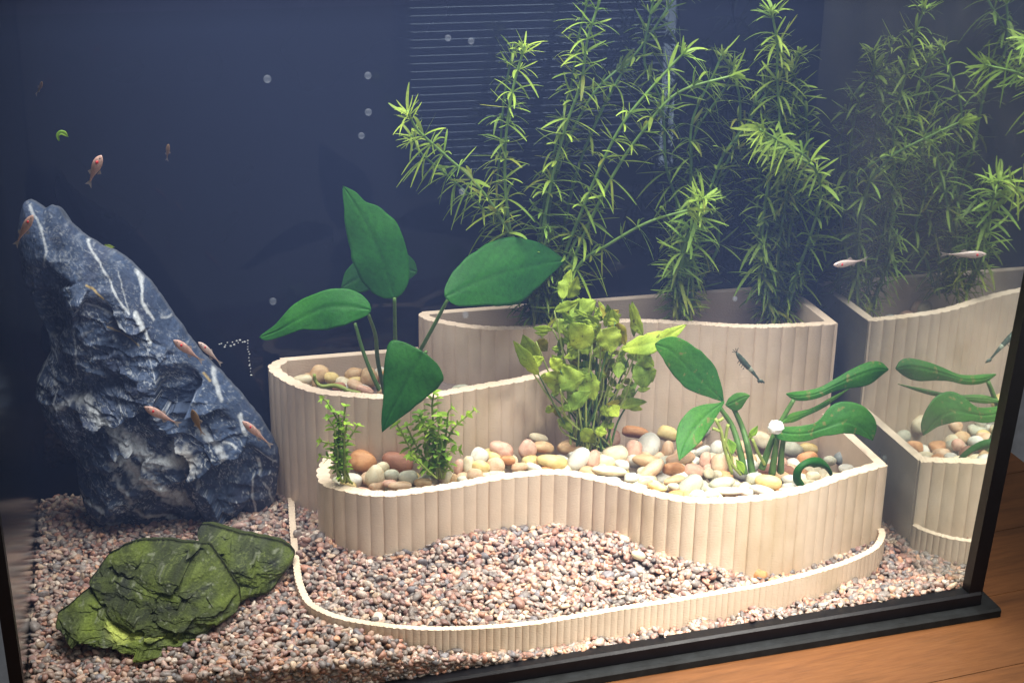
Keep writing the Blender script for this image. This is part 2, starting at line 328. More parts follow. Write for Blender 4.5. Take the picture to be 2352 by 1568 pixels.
while yy < 0.22:
    w = 0.075
    cuts = [-0.9, [-0.2, 0.16, -0.33][k % 3], TX] if yy + w < -0.255 else [XR + 0.011, TX]
    for x0, x1 in zip(cuts[:-1], cuts[1:]):
        if x1 < -0.8: continue
        b = MB(); b.hexa([(x0 + 0.0002, yy + 0.0003, tz(x0) - 0.03), (x1 - 0.0002, yy + 0.0003, tz(x1) - 0.03), (x1 - 0.0002, yy + w - 0.0003, tz(x1) - 0.03), (x0 + 0.0002, yy + w - 0.0003, tz(x0) - 0.03)],
               [(x0 + 0.0002, yy + 0.0003, tz(x0)), (x1 - 0.0002, yy + 0.0003, tz(x1)), (x1 - 0.0002, yy + w - 0.0003, tz(x1)), (x0 + 0.0002, yy + w - 0.0003, tz(x0))])
        part('plank', b.mesh('plank', [M_WOOD]), table)
    yy += w; k += 1
M_WALL = simple('grey_plaster', (0.20, 0.21, 0.23), 0.9, 0.2, nz=25, bs=0.3, bd=0.002)
b = MB(); b.box((-2.5, 1.2, -1.2), (3.5, 1.25, 2.0)); link('back_wall', b.mesh('back_wall', [M_WALL]), kind='structure')

# a window with closed slats low in the room in front of the tank: the glossy back panel mirrors it
m = bpy.data.materials.new('daylit_pane'); m.use_nodes = True; nt = m.node_tree; nt.nodes.clear(); out = nt.nodes.new('ShaderNodeOutputMaterial'); em = nt.nodes.new('ShaderNodeEmission'); em.inputs[0].default_value = (0.72, 0.86, 1.0, 1); em.inputs[1].default_value = 8.0; nt.links.new(em.outputs[0], out.inputs[0]); M_PANE = m
M_SLAT = simple('blind_slat', (0.30, 0.31, 0.34), .6, .3)
M_FRAMEW = simple('window_frame_paint', (0.6, 0.62, 0.66), .5, .3)
win = thing('slatted_window', 'window with a closed slat blind in the room, mirrored faintly in the back panel', 'window', (0.75, -2.5, -0.3))
wx0, wx1, wz0, wz1 = 0.47, 1.16, -0.47, 0.10
b = MB(); b.box((wx0, -2.56, wz0), (wx1, -2.55, wz1)); part('pane', b.mesh('pane', [M_PANE]), win)
b = MB(); b.box((wx1, -2.57, wz0 - .04), (wx1 + .035, -2.51, wz1 + .04)); b.box((wx0 - .035, -2.57, wz0 - .04), (wx0, -2.51, wz1 + .04)); b.box((wx0, -2.57, wz0 - .04), (wx1, -2.51, wz0)); b.box((wx0, -2.57, wz1), (wx1, -2.51, wz1 + .04)); part('frame', b.mesh('frame', [M_FRAMEW]), win)
ns_ = 30; hs = (wz1 - wz0) / ns_; b = MB(); b.box((wx0, -2.535, 0), (wx1 - .045, -2.531, hs * 0.86)); sm_ = b.mesh('slat', [M_SLAT]); l = win.location
for k_ in range(ns_):
    o = link('slat', sm_, win); o.location = (-l[0], -l[1], wz0 + hs * k_ - l[2])
# ------------------------------------------------------------------ fluted planters
def resample(C, step):
    C = np.asarray(C, float); S = spline(C, 400); L = np.linalg.norm(np.diff(S, axis=0), axis=1).sum(); return spline(C, max(8, int(L / step))), L
def wall_mesh(name, C, zt, zb, thick, pitch, amp, step=0.0007, flute=True, inner=True):
    """a standing wall along the plan contour C (outer face to the right of the walking direction)"""
    P, L = resample(C, step); n = len(P); s = np.linspace(0, L, n)
    T = np.gradient(P, axis=0); T /= np.linalg.norm(T, axis=1)[:, None]; Nn = np.stack([T[:, 1], -T[:, 0]], 1)
    ph = (s / pitch) % 1.0; sc = amp * (np.sqrt(np.clip(1 - (2 * ph - 1) ** 2, 0, 1)) - 0.55) if flute else np.zeros(n)
    O = P + Nn * sc[:, None]; I = P - Nn * (thick + (sc * (0.8 if inner else 0)))[:, None]
    zs = np.linspace(zt, zb, 3)
    ring = []
    jit = 0.00025 * vnoise(np.stack([s * 900, s * 0, s * 0], 1), 5)
    for z in (zt, (zt * 0.6 + zb * 0.4), zb): ring.append(np.column_stack([O, np.full(n, z) + (jit if z == zt else 0)]))
    for z in (zb, zt): ring.append(np.column_stack([I, np.full(n, z) + (jit if z == zt else 0)]))
    V = np.concatenate(ring); F = []
    for a in range(5):
        b = (a + 1) % 5; i = np.arange(n - 1); F.append(np.stack([a * n + i, a * n + i + 1, b * n + i + 1, b * n + i], 1))
    F = [tuple(f) for f in np.concatenate(F)]; F += [tuple(a * n for a in range(5)), tuple(a * n + n - 1 for a in range(5))[::-1]]
    me = mesh(name, V, F, [M_PLASTIC], False); return me
C2 = [tuple(at(*r4(505, 118), 2, 0.0527)[:2]), tuple(at(*r4(485, 155), 2, 0.0527)[:2]), tuple(at(*r4(450, 200), 2, 0.0527)[:2]), tuple(at(*r4(418, 255), 2, 0.0527)[:2]), (-0.0915, -0.1084), (-0.0893, -0.1256), (-0.0707, -0.1424), (-0.0585, -0.1489), (-0.0457, -0.1519), (-0.0322, -0.1512), (-0.0095, -0.1497), (0.0261, -0.1438), (0.0496, -0.1427), (0.0722, -0.1458), (0.0969, -0.1638),
      (0.1173, -0.1854), (0.1367, -0.2010), (0.1559, -0.2086), (0.1768, -0.2117), (0.1992, -0.2116), (0.2291, -0.2060), (0.2543, -0.1964), (0.2736, -0.1898), (0.2990, -0.1822)]
CT = [(-0.1055, -0.028), (-0.1062, -0.0464), (-0.1092, -0.0791), (-0.1115, -0.110), (-0.1133, -0.1363), (-0.1145, -0.165), (-0.1120, -0.1901), (-0.1048, -0.2045), (-0.0938, -0.2161), (-0.0767, -0.2271), (-0.0565, -0.2368), (-0.0298, -0.2446), (0.0007, -0.2490),
      (0.0326, -0.2503), (0.0859, -0.2462), (0.1201, -0.2444), (0.1553, -0.2419), (0.1916, -0.2384), (0.2308, -0.2304), (0.2594, -0.2214), (0.2829, -0.2091), (0.2966, -0.1935), (0.3005, -0.1835)]
C1 = [(-0.1035, 0.0005), (-0.1105, -0.0060), (-0.1128, -0.0140), (-0.1110, -0.0262), (-0.1016, -0.0480), (-0.0871, -0.0666), (-0.0705, -0.0764), (-0.0465, -0.0867), (-0.0270, -0.0915), (-0.0071, -0.0926), (0.0145, -0.0885), (0.0374, -0.0835), (0.0595, -0.0794), (0.0838, -0.0700), (0.1000, -0.0580)]
C3 = [(0.0020, 0.0010), (0.0008, -0.0050), (0.0040, -0.0140), (0.0114, -0.0225), (0.0283, -0.0364), (0.0492, -0.0460), (0.0729, -0.0490), (0.0894, -0.0475), (0.1266, -0.0480), (0.1614, -0.0549), (0.1945, -0.0667), (0.2159, -0.0758), (0.2381, -0.0828), (0.2618, -0.0863), (0.2839, -0.0880), (0.2990, -0.0880)]
H1, H2, H3, HT = 0.096, 0.0527, 0.1241, 0.0035
def smoothwall(x0, y0, x1, y1, zt, zb): b = MB(); b.box((x0, y0, zb), (x1, y1, zt)); return b.mesh('wall', [M_PLASTIC])
pl = thing('planter', 'tallest beige fluted planter at the back holding the feathery stem plants', 'planter', (0.15, -0.03, -0.02), 'stepped fluted planters')
part('front_wall', wall_mesh('front_wall', C3, H3, -0.02, 0.0068, 0.0102, 0.0016), pl)
part('side_wall', smoothwall(0.2925, -0.0872, 0.2995, 0.0005, H3 - 0.0002, -0.02), pl)
part('rear_wall', smoothwall(0.004, -0.0025, 0.2923, 0.0045, H3 - 0.0004, -0.02), pl)
pl1 = thing('planter', 'mid-height beige fluted planter at the left holding the dark broad-leaved plant', 'planter', (-0.03, -0.04, -0.02), 'stepped fluted planters')
part('front_wall', wall_mesh('front_wall', C1, H1, -0.02, 0.0078, 0.0098, 0.0018), pl1)
part('rear_wall', smoothwall(-0.1030, -0.0025, 0.0008, 0.0045, H1 - 0.0004, -0.02), pl1)
pl2 = thing('planter', 'low wide beige planter in front filled with smooth pebbles', 'planter', (0.1, -0.14, -0.02), 'stepped fluted planters')
part('front_wall', wall_mesh('front_wall', C2, H2, -0.028, 0.0080, 0.0093, 0.0017), pl2)
part('side_wall', smoothwall(0.2925, -0.1790, 0.2993, -0.0885, H2 - 0.0003, -0.028), pl2)
tray = link('edging', wall_mesh('edging', CT, HT, -0.0185, 0.0042, 0.0046, 0.0008, 0.0005), label='lowest beige fluted edging ring curving round the gravel bed', category='edging', group=None)

# ------------------------------------------------------------------ gravel
RING = [(a, b) for a, b in CT] + [(0.29, -0.17), (0.2, -0.19), (-0.05, -0.1), (-0.08, -0.03)]
RINGM = [(a + 0.002, b) if k < 6 else ((a, b + 0.002) if k < len(CT) - 4 else (a - 0.002, b + 0.001)) for k, (a, b) in enumerate(CT)] + RING[len(CT):]
G_IN = [(-0.0893, -0.1256, .0148), (-0.0707, -0.1424, .0098), (-0.0585, -0.149, .0068), (-0.0457, -0.152, .0106), (-0.005, -0.1495, .017), (.0261, -0.1438, .0165), (.072, -0.1458, .0146), (.108, -0.176, .0175), (.123, -0.19, .0139), (.133, -0.199, .0117), (.15, -0.207, .0086), (.1992, -0.2116, -.0055), (.224, -0.207, -.0087), (.254, -0.196, -.0068),
        (-0.107, -0.18, -.0005), (-0.104, -0.14, .0005), (-0.1, -0.09, .002), (-0.1, -0.05, .002), (-0.066, -0.225, -.0015), (0, -0.24, -.003), (.04, -0.242, -.003), (.086, -0.238, -.004), (.12, -0.236, -.004), (.155, -0.232, -.005), (.23, -0.222, -.007), (.28, -0.2, -.007), (.02, -0.19, .006), (.06, -0.2, .004), (-0.03, -0.19, .005), (.1, -0.215, .003)]
G_OUT = [(-0.066, -0.243, .000), (-0.045, -0.248, -.006), (-0.02, -0.254, -.010), (.03, -0.256, -.0145), (.086, -0.254, -.0165), (.12, -0.252, -.0165), (.155, -0.250, -.0165), (.2, -0.246, -.0165), (.23, -0.240, -.016), (.28, -0.220, -.014), (.30, -0.2, -.012), (.305, -0.15, -.0140), (.305, -0.1, -.012), (.305, -0.05, -.01), (-0.09, -0.23, .001), (-0.12, -0.2, 0), (-0.12, -0.1, 0), (-0.13, -0.03, .001), (-0.2, -0.2, 0), (-0.2, -0.1, .001), (-0.2, -0.03, .002), (-0.27, -0.05, .002), (-0.27, -0.15, 0), (-0.27, -0.23, -.001), (-0.19, -0.25, -.003)]
for x in np.linspace(-0.28, 0.31, 30): y, z = rim(x); G_OUT.append((x, y + 0.003, (z + 0.0012) if x > 0.04 else (z + 0.0012) * max(0, (x + 0.1) / 0.14) + -0.005 * min(1, (0.04 - x) / 0.14)))
def ground(X, Y):
    X = np.asarray(X, float); Y = np.asarray(Y, float); i = inside(RINGM, X, Y)
    return np.where(i, idw(G_IN, X, Y), idw(G_OUT, X, Y))
FOOT3 = C3 + [(0.2990, 0.006), (0.002, 0.006)]; FOOT1 = C1 + [(0.1, 0.006), (-0.1035, 0.006)]; FOOT2 = C2 + [(0.299, 0.0), (-0.06, 0.0)]
def shrink(poly, d):
    P = np.asarray(poly); T = np.roll(P, -1, 0) - np.roll(P, 1, 0); T /= np.linalg.norm(T, axis=1)[:, None]; return P - np.stack([T[:, 1], -T[:, 0]], 1) * d
sp = 0.0037
gx, gy = np.meshgrid(np.arange(XL + 0.001, XR - 0.001, sp), np.arange(-0.278, YB - 0.001, sp * 0.92)); gx = gx.ravel(); gy = gy.ravel()
X = []; Y = []; Z = []
for layer in (0, 1):
    x = gx + rng.uniform(-0.5, 0.5, len(gx)) * sp; y = gy + rng.uniform(-0.5, 0.5, len(gx)) * sp
    g = ground(x, y) + 0.0008 * vnoise(np.stack([x * 90, y * 90, x * 0], 1), 3)
    X.append(x); Y.append(y); Z.append(g - (0.0009 if layer == 0 else 0.0026) + rng.uniform(-0.0008, 0.0008, len(x)))
X = np.concatenate(X); Y = np.concatenate(Y); Z = np.concatenate(Z)
xs = rng.uniform(XL + .002, 0.06, 2600); yr, zr_ = rim(xs); gg = ground(xs, yr + .004); zz = zr_ - .001 + rng.random(len(xs)) * np.maximum(0, gg - zr_)
X = np.concatenate([X, xs]); Z = np.concatenate([Z, zz]); Y = np.concatenate([Y, yr + .0030 + rng.uniform(0, .0015, len(xs)) - .085 * (zz - zr_)])
keep = (X > XL + 0.0015) & (X < XR - 0.0012) & (Y < YB - 0.002) & (Y > rim(X)[0] + 0.0022 - 0.085 * (Z - rim(X)[1]))
for f in (FOOT1, FOOT2, FOOT3): keep &= ~inside(shrink(f, 0.0035), X, Y)
RO = np.array(CT); TT = np.gradient(RO, axis=0); TT /= np.linalg.norm(TT, axis=1)[:, None]; NO = np.stack([TT[:, 1], -TT[:, 0]], 1); keep &= ~inside(np.vstack([RO + NO * 0.0012, (RO - NO * 0.0056)[::-1]]), X, Y)
c = (CR @ (np.stack([X, Y, Z], 1) - CP).T); px = PX + FPX * c[0] / c[2]; py = PY + FPX * c[1] / c[2]
keep &= (py < 1640) & (px > -120)
X, Y, Z = X[keep], Y[keep], Z[keep]; n = len(X)
IV, IF = ico(2)
PAL = np.array([(0.080, 0.080, 0.082), (0.13, 0.125, 0.12), (0.20, 0.185, 0.17), (0.22, 0.11, 0.08), (0.30, 0.14, 0.09), (0.18, 0.10, 0.09), (0.36, 0.24, 0.17), (0.44, 0.34, 0.24), (0.52, 0.46, 0.39), (0.38, 0.27, 0.22), (0.17, 0.145, 0.125), (0.32, 0.27, 0.23), (0.09, 0.10, 0.12), (0.42, 0.22, 0.12), (0.26, 0.18, 0.155)])
WT = np.array([9, 9, 8, 9, 7, 9, 9, 6, 6, 8, 8, 9, 5, 3, 10], float); WT /= WT.sum()
def stones(X, Y, Z, size, seed=0):
    n = len(X); nv = len(IV)
    sc = size[:, None] * np.stack([rng.uniform(0.9, 1.45, n), rng.uniform(0.7, 1.05, n), rng.uniform(0.5, 0.85, n)], 1)
    # a few deformed base shapes
    bases = []
    for k in range(14):
        V = IV * (1 + 0.30 * vnoise(IV * 1.3 + k * 9.1, k)[:, None]); V = np.sign(V) * np.abs(V) ** rng.uniform(0.8, 1.1)
        
        for _ in range(3): nrm = rng.normal(size=3); nrm /= np.linalg.norm(nrm); dd = V @ nrm; V = V - np.outer(np.clip(dd - 0.55, 0, None), nrm) * 0.9
        bases.append(V)
    bases = np.array(bases); V = bases[rng.integers(0, 14, n)] * sc[:, None, :]
    a = rng.uniform(0, 2 * np.pi, n); t1 = rng.normal(0, 0.45, n); t2 = rng.normal(0, 0.45, n)
    def rot(ax, an):
        c, s = np.cos(an), np.sin(an); R = np.zeros((n, 3, 3)); i, j = [(1, 2), (0, 2), (0, 1)][ax]; R[:, ax, ax] = 1; R[:, i, i] = c; R[:, j, j] = c; R[:, i, j] = -s; R[:, j, i] = s; return R
    R = rot(0, t1) @ rot(1, t2) @ rot(2, a); R = rot(2, a) @ rot(0, t1) @ rot(1, t2)
    V = np.einsum('nij,nvj->nvi', R, V) + np.stack([X, Y, Z], 1)[:, None, :]
    F = (IF[None] + (np.arange(n) * nv)[:, None, None]).reshape(-1, 3)
    C = (PAL[rng.choice(len(PAL), n, p=WT)] * 0.80 + np.array([0.40, 0.31, 0.28]) * 0.18) * rng.uniform(0.85, 1.5, n)[:, None] * np.array([1.05, .97, .93])
    return V.reshape(-1, 3), F, np.repeat(C, nv, 0)
size = rng.uniform(0.0016, 0.0029, n) * np.where(rng.random(n) < 0.08, 1.4, 1)
V, F, Cc = stones(X, Y, Z, size)
link('gravel', mesh('gravel', V, F, [M_GRAVEL], True, Cc), kind='stuff', label='mixed red, grey and cream gravel covering the aquarium floor')
# the bed below the stones
bx, by = np.meshgrid(np.linspace(XL, XR, 160), np.linspace(-0.285, YB, 90)); bz = ground(bx.ravel(), by.ravel()) - 0.005
ok = by.ravel() > rim(bx.ravel())[0] + 0.0005
yb = np.maximum(by.ravel(), rim(bx.ravel())[0] + 0.0006); V = np.column_stack([bx.ravel(), yb, bz])
i, j = np.meshgrid(np.arange(159), np.arange(89)); q = (j * 160 + i).ravel(); F = np.stack([q, q + 1, q + 161, q + 160], 1)
M_BED = simple('dark_grit', (0.20, 0.155, 0.13), 0.9, 0.2, nz=800)
link('ground', mesh('ground', V, F, [M_BED]), kind='structure')

exec_parts = True
# ------------------------------------------------------------------ pebbles
PM = {'cream': mat_pebble('cream_pebble', (0.54, 0.44, 0.28), (0.66, 0.58, 0.41)), 'white': mat_pebble('white_pebble', (0.54, 0.51, 0.43), (0.66, 0.63, 0.55)), 'tan': mat_pebble('tan_pebble', (0.43, 0.26, 0.13), (0.56, 0.39, 0.22)),
      'orange': mat_pebble('orange_pebble', (0.44, 0.19, 0.07), (0.60, 0.31, 0.14)), 'pink': mat_pebble('pink_pebble', (0.50, 0.27, 0.19), (0.62, 0.40, 0.29)), 'peach': mat_pebble('peach_pebble', (0.50, 0.31, 0.18), (0.62, 0.45, 0.30)),
      'grey': mat_pebble('grey_pebble', (0.13, 0.14, 0.13), (0.22, 0.23, 0.22)), 'greenish': mat_pebble('greenish_grey_pebble', (0.38, 0.37, 0.27), (0.50, 0.48, 0.37)), 'yellow': mat_pebble('yellow_pebble', (0.55, 0.40, 0.14), (0.68, 0.54, 0.26)), 'brown': mat_pebble('brown_red_pebble', (0.28, 0.12, 0.07), (0.40, 0.19, 0.12))}
V3, F3 = ico(3); PMESH = []
for k in range(7):
    V = V3 * (1 + 0.17 * vnoise(V3 * 0.9 + k * 5.7, 40 + k)[:, None] + 0.05 * vnoise(V3 * 2.3 + k * 3.1, 60 + k)[:, None]); V = np.sign(V) * np.abs(V) ** (0.86 + 0.04 * (k % 4))
    me = mesh('pebble', V, F3, [PM['cream']]); PMESH.append(me)
def pebble(pos, axes, dims, color, label, group, name='pebble'):
    o = bpy.data.objects.new(name, random.choice(PMESH)); COL.objects.link(o)
    A = Matrix(((axes[0][0] * dims[0], axes[1][0] * dims[1], axes[2][0] * dims[2], pos[0]), (axes[0][1] * dims[0], axes[1][1] * dims[1], axes[2][1] * dims[2], pos[1]), (axes[0][2] * dims[0], axes[1][2] * dims[1], axes[2][2] * dims[2], pos[2]), (0, 0, 0, 1)))
    o.matrix_world = A; o.material_slots[0].link = 'OBJECT'; o.material_slots[0].material = PM[color]
    o['label'] = label; o['category'] = 'pebble'; o['group'] = group; return o
HP = [(-0.075, -0.125, .043), (-0.045, -0.14, .043), (0.0, -0.135, .045), (0.05, -0.13, .044), (0.1, -0.155, .043), (0.15, -0.195, .042), (0.2, -0.2, .041), (0.25, -0.19, .040), (0.285, -0.17, .037), (-0.06, -0.1, .050), (-0.03, -0.1, .051), (.03, -0.095, .056), (.08, -0.075, .053), (.12, -0.06, .049), (.16, -0.065, .045), (.2, -0.078, .040), (.24, -0.09, .035), (.285, -0.095, .026), (.2, -0.14, .042), (.1, -0.11, .049), (0.28, -0.13, .032)]
def hp(x, y): return float(idw(HP, x, y))
def onheap(px, py, f=hp, z0=0.045, add=0.0):
    z = z0
    for _ in range(8): P = at(px, py, 2, z); z = 0.5 * z + 0.5 * (f(P[0], P[1]) + add)
    return at(px, py, 2, z)
def camaxes(ang):
    r, d, f = CR; up = -d; a = math.radians(ang); x = r * math.cos(a) + up * math.sin(a); y = -r * math.sin(a) + up * math.cos(a); return x, y, -f
SIZEW = lambda w: 'large' if w > 150 else ('small' if w < 85 else 'mid-sized')
SHAPE = lambda w, h: 'long' if w / h > 1.9 else ('oval' if w / h > 1.25 else 'round')
CNAME = {'cream': 'cream', 'white': 'white', 'tan': 'tan', 'orange': 'orange brown', 'pink': 'dusty pink', 'peach': 'peach', 'grey': 'dark grey', 'greenish': 'greenish grey', 'yellow': 'yellow ochre', 'brown': 'red brown'}
HAND = [(r4, 685, 225, 170, 135, -20, 'orange', 'beside the left bushy plant'), (r4, 900, 225, 190, 120, -10, 'brown', 'half in shadow between the two bushy plants'), (r4, 755, 315, 130, 115, 80, 'cream', 'below the round orange one at the left'),
 (r4, 860, 305, 90, 72, 10, 'greenish', 'in the left corner, middle row'), (r4, 965, 315, 120, 88, 5, 'greenish', 'just left of the second bushy plant'), (r4, 915, 368, 150, 58, 3, 'peach', 'lying against the left rim'), (r4, 850, 355, 90, 55, 0, 'pink', 'at the left rim'), (r4, 800, 265, 100, 75, 30, 'cream', 'behind the left rim stones'),
 (r4, 1055, 350, 112, 62, 0, 'tan', 'in front of the second bushy plant'), (r4, 1190, 315, 100, 90, 30, 'cream', 'right of the second bushy plant'), (r4, 1235, 325, 60, 58, 0, 'tan', 'beside the second bushy plant by the rim'), (r4, 1292, 328, 60, 42, 0, 'white', 'against the rim right of the second bushy plant'), (r4, 1370, 305, 105, 78, -10, 'peach', 'against the rim crest'),
 (r4, 1270, 255, 100, 60, 85, 'pink', 'standing behind the second bushy plant'), (r4, 1325, 245, 125, 70, 95, 'cream', 'upright, behind the rim left of the crest'), (r4, 1390, 185, 110, 102, 60, 'white', 'at the foot of the left planter wall'), (r4, 1400, 255, 105, 85, 0, 'yellow', 'left of the rim crest'), (r4, 1455, 52, 128, 112, 20, 'tan', 'highest, on the heap against the wall'),
 (r4, 1590, 50, 165, 62, 45, 'peach', 'leaning on the heap top'), (r4, 1530, 150, 150, 100, -15, 'pink', 'in the middle of the left heap'), (r4, 1572, 212, 92, 60, 0, 'orange', 'under the big dusty pink one'), (r4, 1495, 250, 112, 102, 10, 'peach', 'above the rim crest'), (r4, 1685, 150, 110, 108, 90, 'pink', 'left of the yellow green plant'),
 (r4, 1760, 80, 120, 60, -15, 'cream', 'high on the heap'), (r4, 1778, 132, 130, 78, -5, 'tan', 'under the yellow green plant'), (r4, 1640, 255, 112, 52, 5, 'peach', 'behind the rim crest'), (r4, 1730, 258, 105, 50, -20, 'white', 'slanting by the rim crest'), (r4, 1840, 222, 192, 86, -4, 'yellow', 'centre front'),
 (r4, 1950, 132, 162, 84, 12, 'tan', 'below the yellow green plant'), (r4, 2000, 212, 155, 110, 62, 'white', 'upright, centre front'), (r4, 2085, 215, 100, 80, 70, 'pink', 'behind the upright white one'), (r4, 600, 360, 105, 50, -20, 'yellow', 'in the left corner behind the rim'),
 (r6, 12, 110, 92, 90, 0, 'orange', 'behind the centre white ones'), (r6, 40, 205, 128, 98, 70, 'white', 'right of the yellow green plant foot'), (r6, 105, 210, 110, 85, 70, 'pink', 'wedged between two cream ones'), (r6, 205, 75, 150, 115, 20, 'pink', 'under the right side of the yellow green plant'), (r6, 245, 175, 158, 104, 12, 'cream', 'with a dark speck'),
 (r6, 350, 150, 130, 100, 80, 'pink', 'behind the tall white one'), (r6, 370, 45, 172, 72, -10, 'orange', 'at the foot of the tall planter wall'), (r6, 200, 275, 212, 66, -4, 'cream', 'speckled, along the rim'), (r6, 287, 240, 90, 60, -10, 'white', 'resting on the speckled one'), (r6, 445, 130, 172, 136, 60, 'white', 'big and smooth, in the middle'),
 (r6, 440, 215, 168, 76, -5, 'tan', 'flat under the big white one'), (r6, 460, 275, 195, 80, 42, 'peach', 'slanting, middle of the front row'), (r6, 345, 320, 92, 60, 0, 'white', 'by the rim, middle'), (r6, 430, 345, 92, 55, 15, 'peach', 'by the rim, right of middle'), (r6, 565, 55, 132, 92, -20, 'yellow', 'at the foot of the tall planter wall'),
 (r6, 565, 150, 112, 72, 80, 'peach', 'standing beside the big white one'), (r6, 600, 270, 142, 82, 5, 'orange', 'bright, right of middle'), (r6, 600, 335, 132, 62, 15, 'tan', 'below the bright orange one'), (r6, 500, 375, 112, 52, -10, 'yellow', 'along the rim'), (r6, 600, 372, 72, 42, 0, 'greenish', 'along the rim'), (r6, 700, 362, 175, 108, 38, 'greenish', 'big, near the rim'),
 (r6, 640, 208, 192, 84, 15, 'peach', 'under the drooping leaf tip'), (r6, 725, 280, 132, 84, -10, 'pink', 'behind the rim stones'), (r6, 695, 115, 152, 62, 10, 'tan', 'partly under a leaf'), (r6, 775, 155, 105, 50, 28, 'white', 'chalky, tilted'), (r6, 865, 138, 92, 78, 60, 'white', 'left of the plant stalks'), (r6, 880, 235, 132, 118, 80, 'peach', 'left of the plant stalks'),
 (r6, 795, 215, 110, 72, 80, 'pink', 'behind the broad-leaf stalks'), (r6, 890, 355, 155, 72, 18, 'greenish', 'in front of the stalks'), (r6, 815, 292, 70, 60, 0, 'cream', 'in front of the stalks'), (r6, 1095, 325, 112, 72, 5, 'greenish', 'right of the stalks'), (r6, 1180, 345, 165, 92, -8, 'yellow', 'large, right of the stalks'), (r6, 1255, 312, 112, 62, -10, 'tan', 'behind the large yellow one'),
 (r6, 1130, 85, 132, 98, -20, 'cream', 'mottled, against the tall planter wall'), (r6, 1320, 145, 122, 92, -10, 'greenish', 'against the tall planter wall'), (r6, 1420, 145, 112, 72, 0, 'yellow', 'pale, against the tall planter wall'), (r6, 1415, 205, 135, 82, 15, 'orange', 'right of the stalks at the back'), (r6, 1180, 270, 122, 72, 12, 'brown', 'beside the stalks'), (r6, 1292, 275, 92, 72, -20, 'brown', 'right of the stalks'),
 (r6, 1240, 235, 102, 80, 20, 'pink', 'between the stalks'), (r6, 1310, 330, 102, 60, 0, 'white', 'below the curled leaf'), (r6, 1450, 312, 92, 60, 0, 'cream', 'inside the curled leaf'), (r6, 1550, 215, 72, 60, 0, 'greenish', 'near the right wall'), (r6, 1625, 200, 102, 80, 30, 'grey', 'in the right corner'), (r6, 1650, 265, 92, 56, 0, 'white', 'in the right corner by the rim'),
 (r6, 1697, 225, 56, 50, 0, 'grey', 'smallest, in the right corner'), (r6, 950, 402, 152, 52, 4, 'white', 'flat, along the rim'), (r6, 1040, 407, 92, 46, 0, 'white', 'along the right half of the rim'), (r6, 1140, 400, 155, 62, -12, 'white', 'chalky, along the right rim'), (r6, 1300, 390, 132, 44, 5, 'greenish', 'along the right rim'), (r6, 840, 425, 82, 42, 20, 'cream', 'low at the rim'),
 (r6, 745, 432, 92, 40, 0, 'peach', 'low at the rim'), (r6, 1010, 140, 100, 80, 40, 'peach', 'behind the stalks'), (r6, 1000, 60, 110, 80, -20, 'cream', 'behind the stalks'), (r6, 930, 40, 100, 70, 10, 'greenish', 'at the wall foot'), (r6, 760, 40, 110, 70, 10, 'greenish', 'at the wall foot under the leaf')]
GP = 'smooth pebbles in the low front planter'
for f, x, y, w, h, a, c, where in HAND:
    px, py = f(x, y); P = onheap(px, py); s = mscale(P); dims = (w / 1.5207 * K * s * 0.52, h / 1.5207 * K * s * 0.52, (w + h) / 2 / 1.5207 * K * s * 0.40)
    P = P + CR[2] * dims[2] * 0.15
    pebble(P, camaxes(a), dims, c, f'{SIZEW(w)} {SHAPE(w, h)} {CNAME[c]} pebble {where}', GP)
# pebbles filling the heap below
inner2 = shrink(C2 + [(0.2900, -0.1700), (0.2900, -0.0950), (0.2618, -0.0900), (0.2159, -0.080), (0.1614, -0.0600), (0.12, -0.0525), (0.09, -0.070), (0.0595, -0.0840), (0.0374, -0.0880), (0.0145, -0.0930), (-0.0071, -0.0970), (-0.0465, -0.0930)], 0.0)
cands = []
for yy in np.arange(-0.21, -0.045, 0.0118):
    for xx in np.arange(-0.09, 0.295, 0.0125): cands.append((xx + random.uniform(-.004, .004), yy + random.uniform(-.004, .004)))
cols = ['cream', 'white', 'tan', 'pink', 'peach', 'orange', 'greenish', 'yellow', 'cream', 'cream', 'white', 'cream']
def inset_ok(x, y, poly, d=0.011):
    return all(bool(inside(poly, np.array(x + dx), np.array(y + dy))) for dx, dy in ((d, 0), (-d, 0), (0, d), (0, -d)))
nf = 0
LMK = [('the left corner rim', -.085, -.115), ('the left bushy plant', -.07, -.125), ('the fuller bushy plant', -.035, -.12), ('the left planter wall', -.01, -.105), ('the rim crest', .03, -.13), ('the tan pebble heap top', .02, -.1), ('the yellow-green plant', .085, -.1), ('the rim before the yellow-green plant', .085, -.145),
       ('the tall planter wall', .14, -.07), ('the drooping leaf tip', .135, -.15), ('the rim bulge', .16, -.195), ('the broad-leaf stalks', .19, -.15), ('the front rim below the stalks', .2, -.2), ('the wall behind the stalks', .2, -.1), ('the curled leaf', .245, -.175), ('the white clump', .225, -.15), ('the right side wall', .28, -.14), ('the right front corner', .28, -.175), ('the far right corner', .27, -.11)]
def near(x, y): return min(LMK, key=lambda q: (q[1] - x) ** 2 + (q[2] - y) ** 2)[0]
def zone(x):
    return 'left' if x < -0.02 else ('middle' if x < 0.13 else 'right')
for x, y in cands:
    if inset_ok(x, y, inner2) and nf < 150:
        c = random.choice(cols); w = random.uniform(0.0052, 0.0078); th = random.uniform(0, math.pi); ax = (np.array((math.cos(th), math.sin(th), 0)), np.array((-math.sin(th), math.cos(th), 0)), np.array((0, 0, 1.0)))
        pebble((x, y, hp(x, y) - 0.0062 + random.uniform(-.0012, .0012)), ax, (w * 1.15, w * 0.9, w * 0.75), c, f'{"small" if w < .0060 else ("mid-sized" if w < .0070 else "larger")} {CNAME[c]} pebble half buried under others by {near(x, y)}', GP); nf += 1
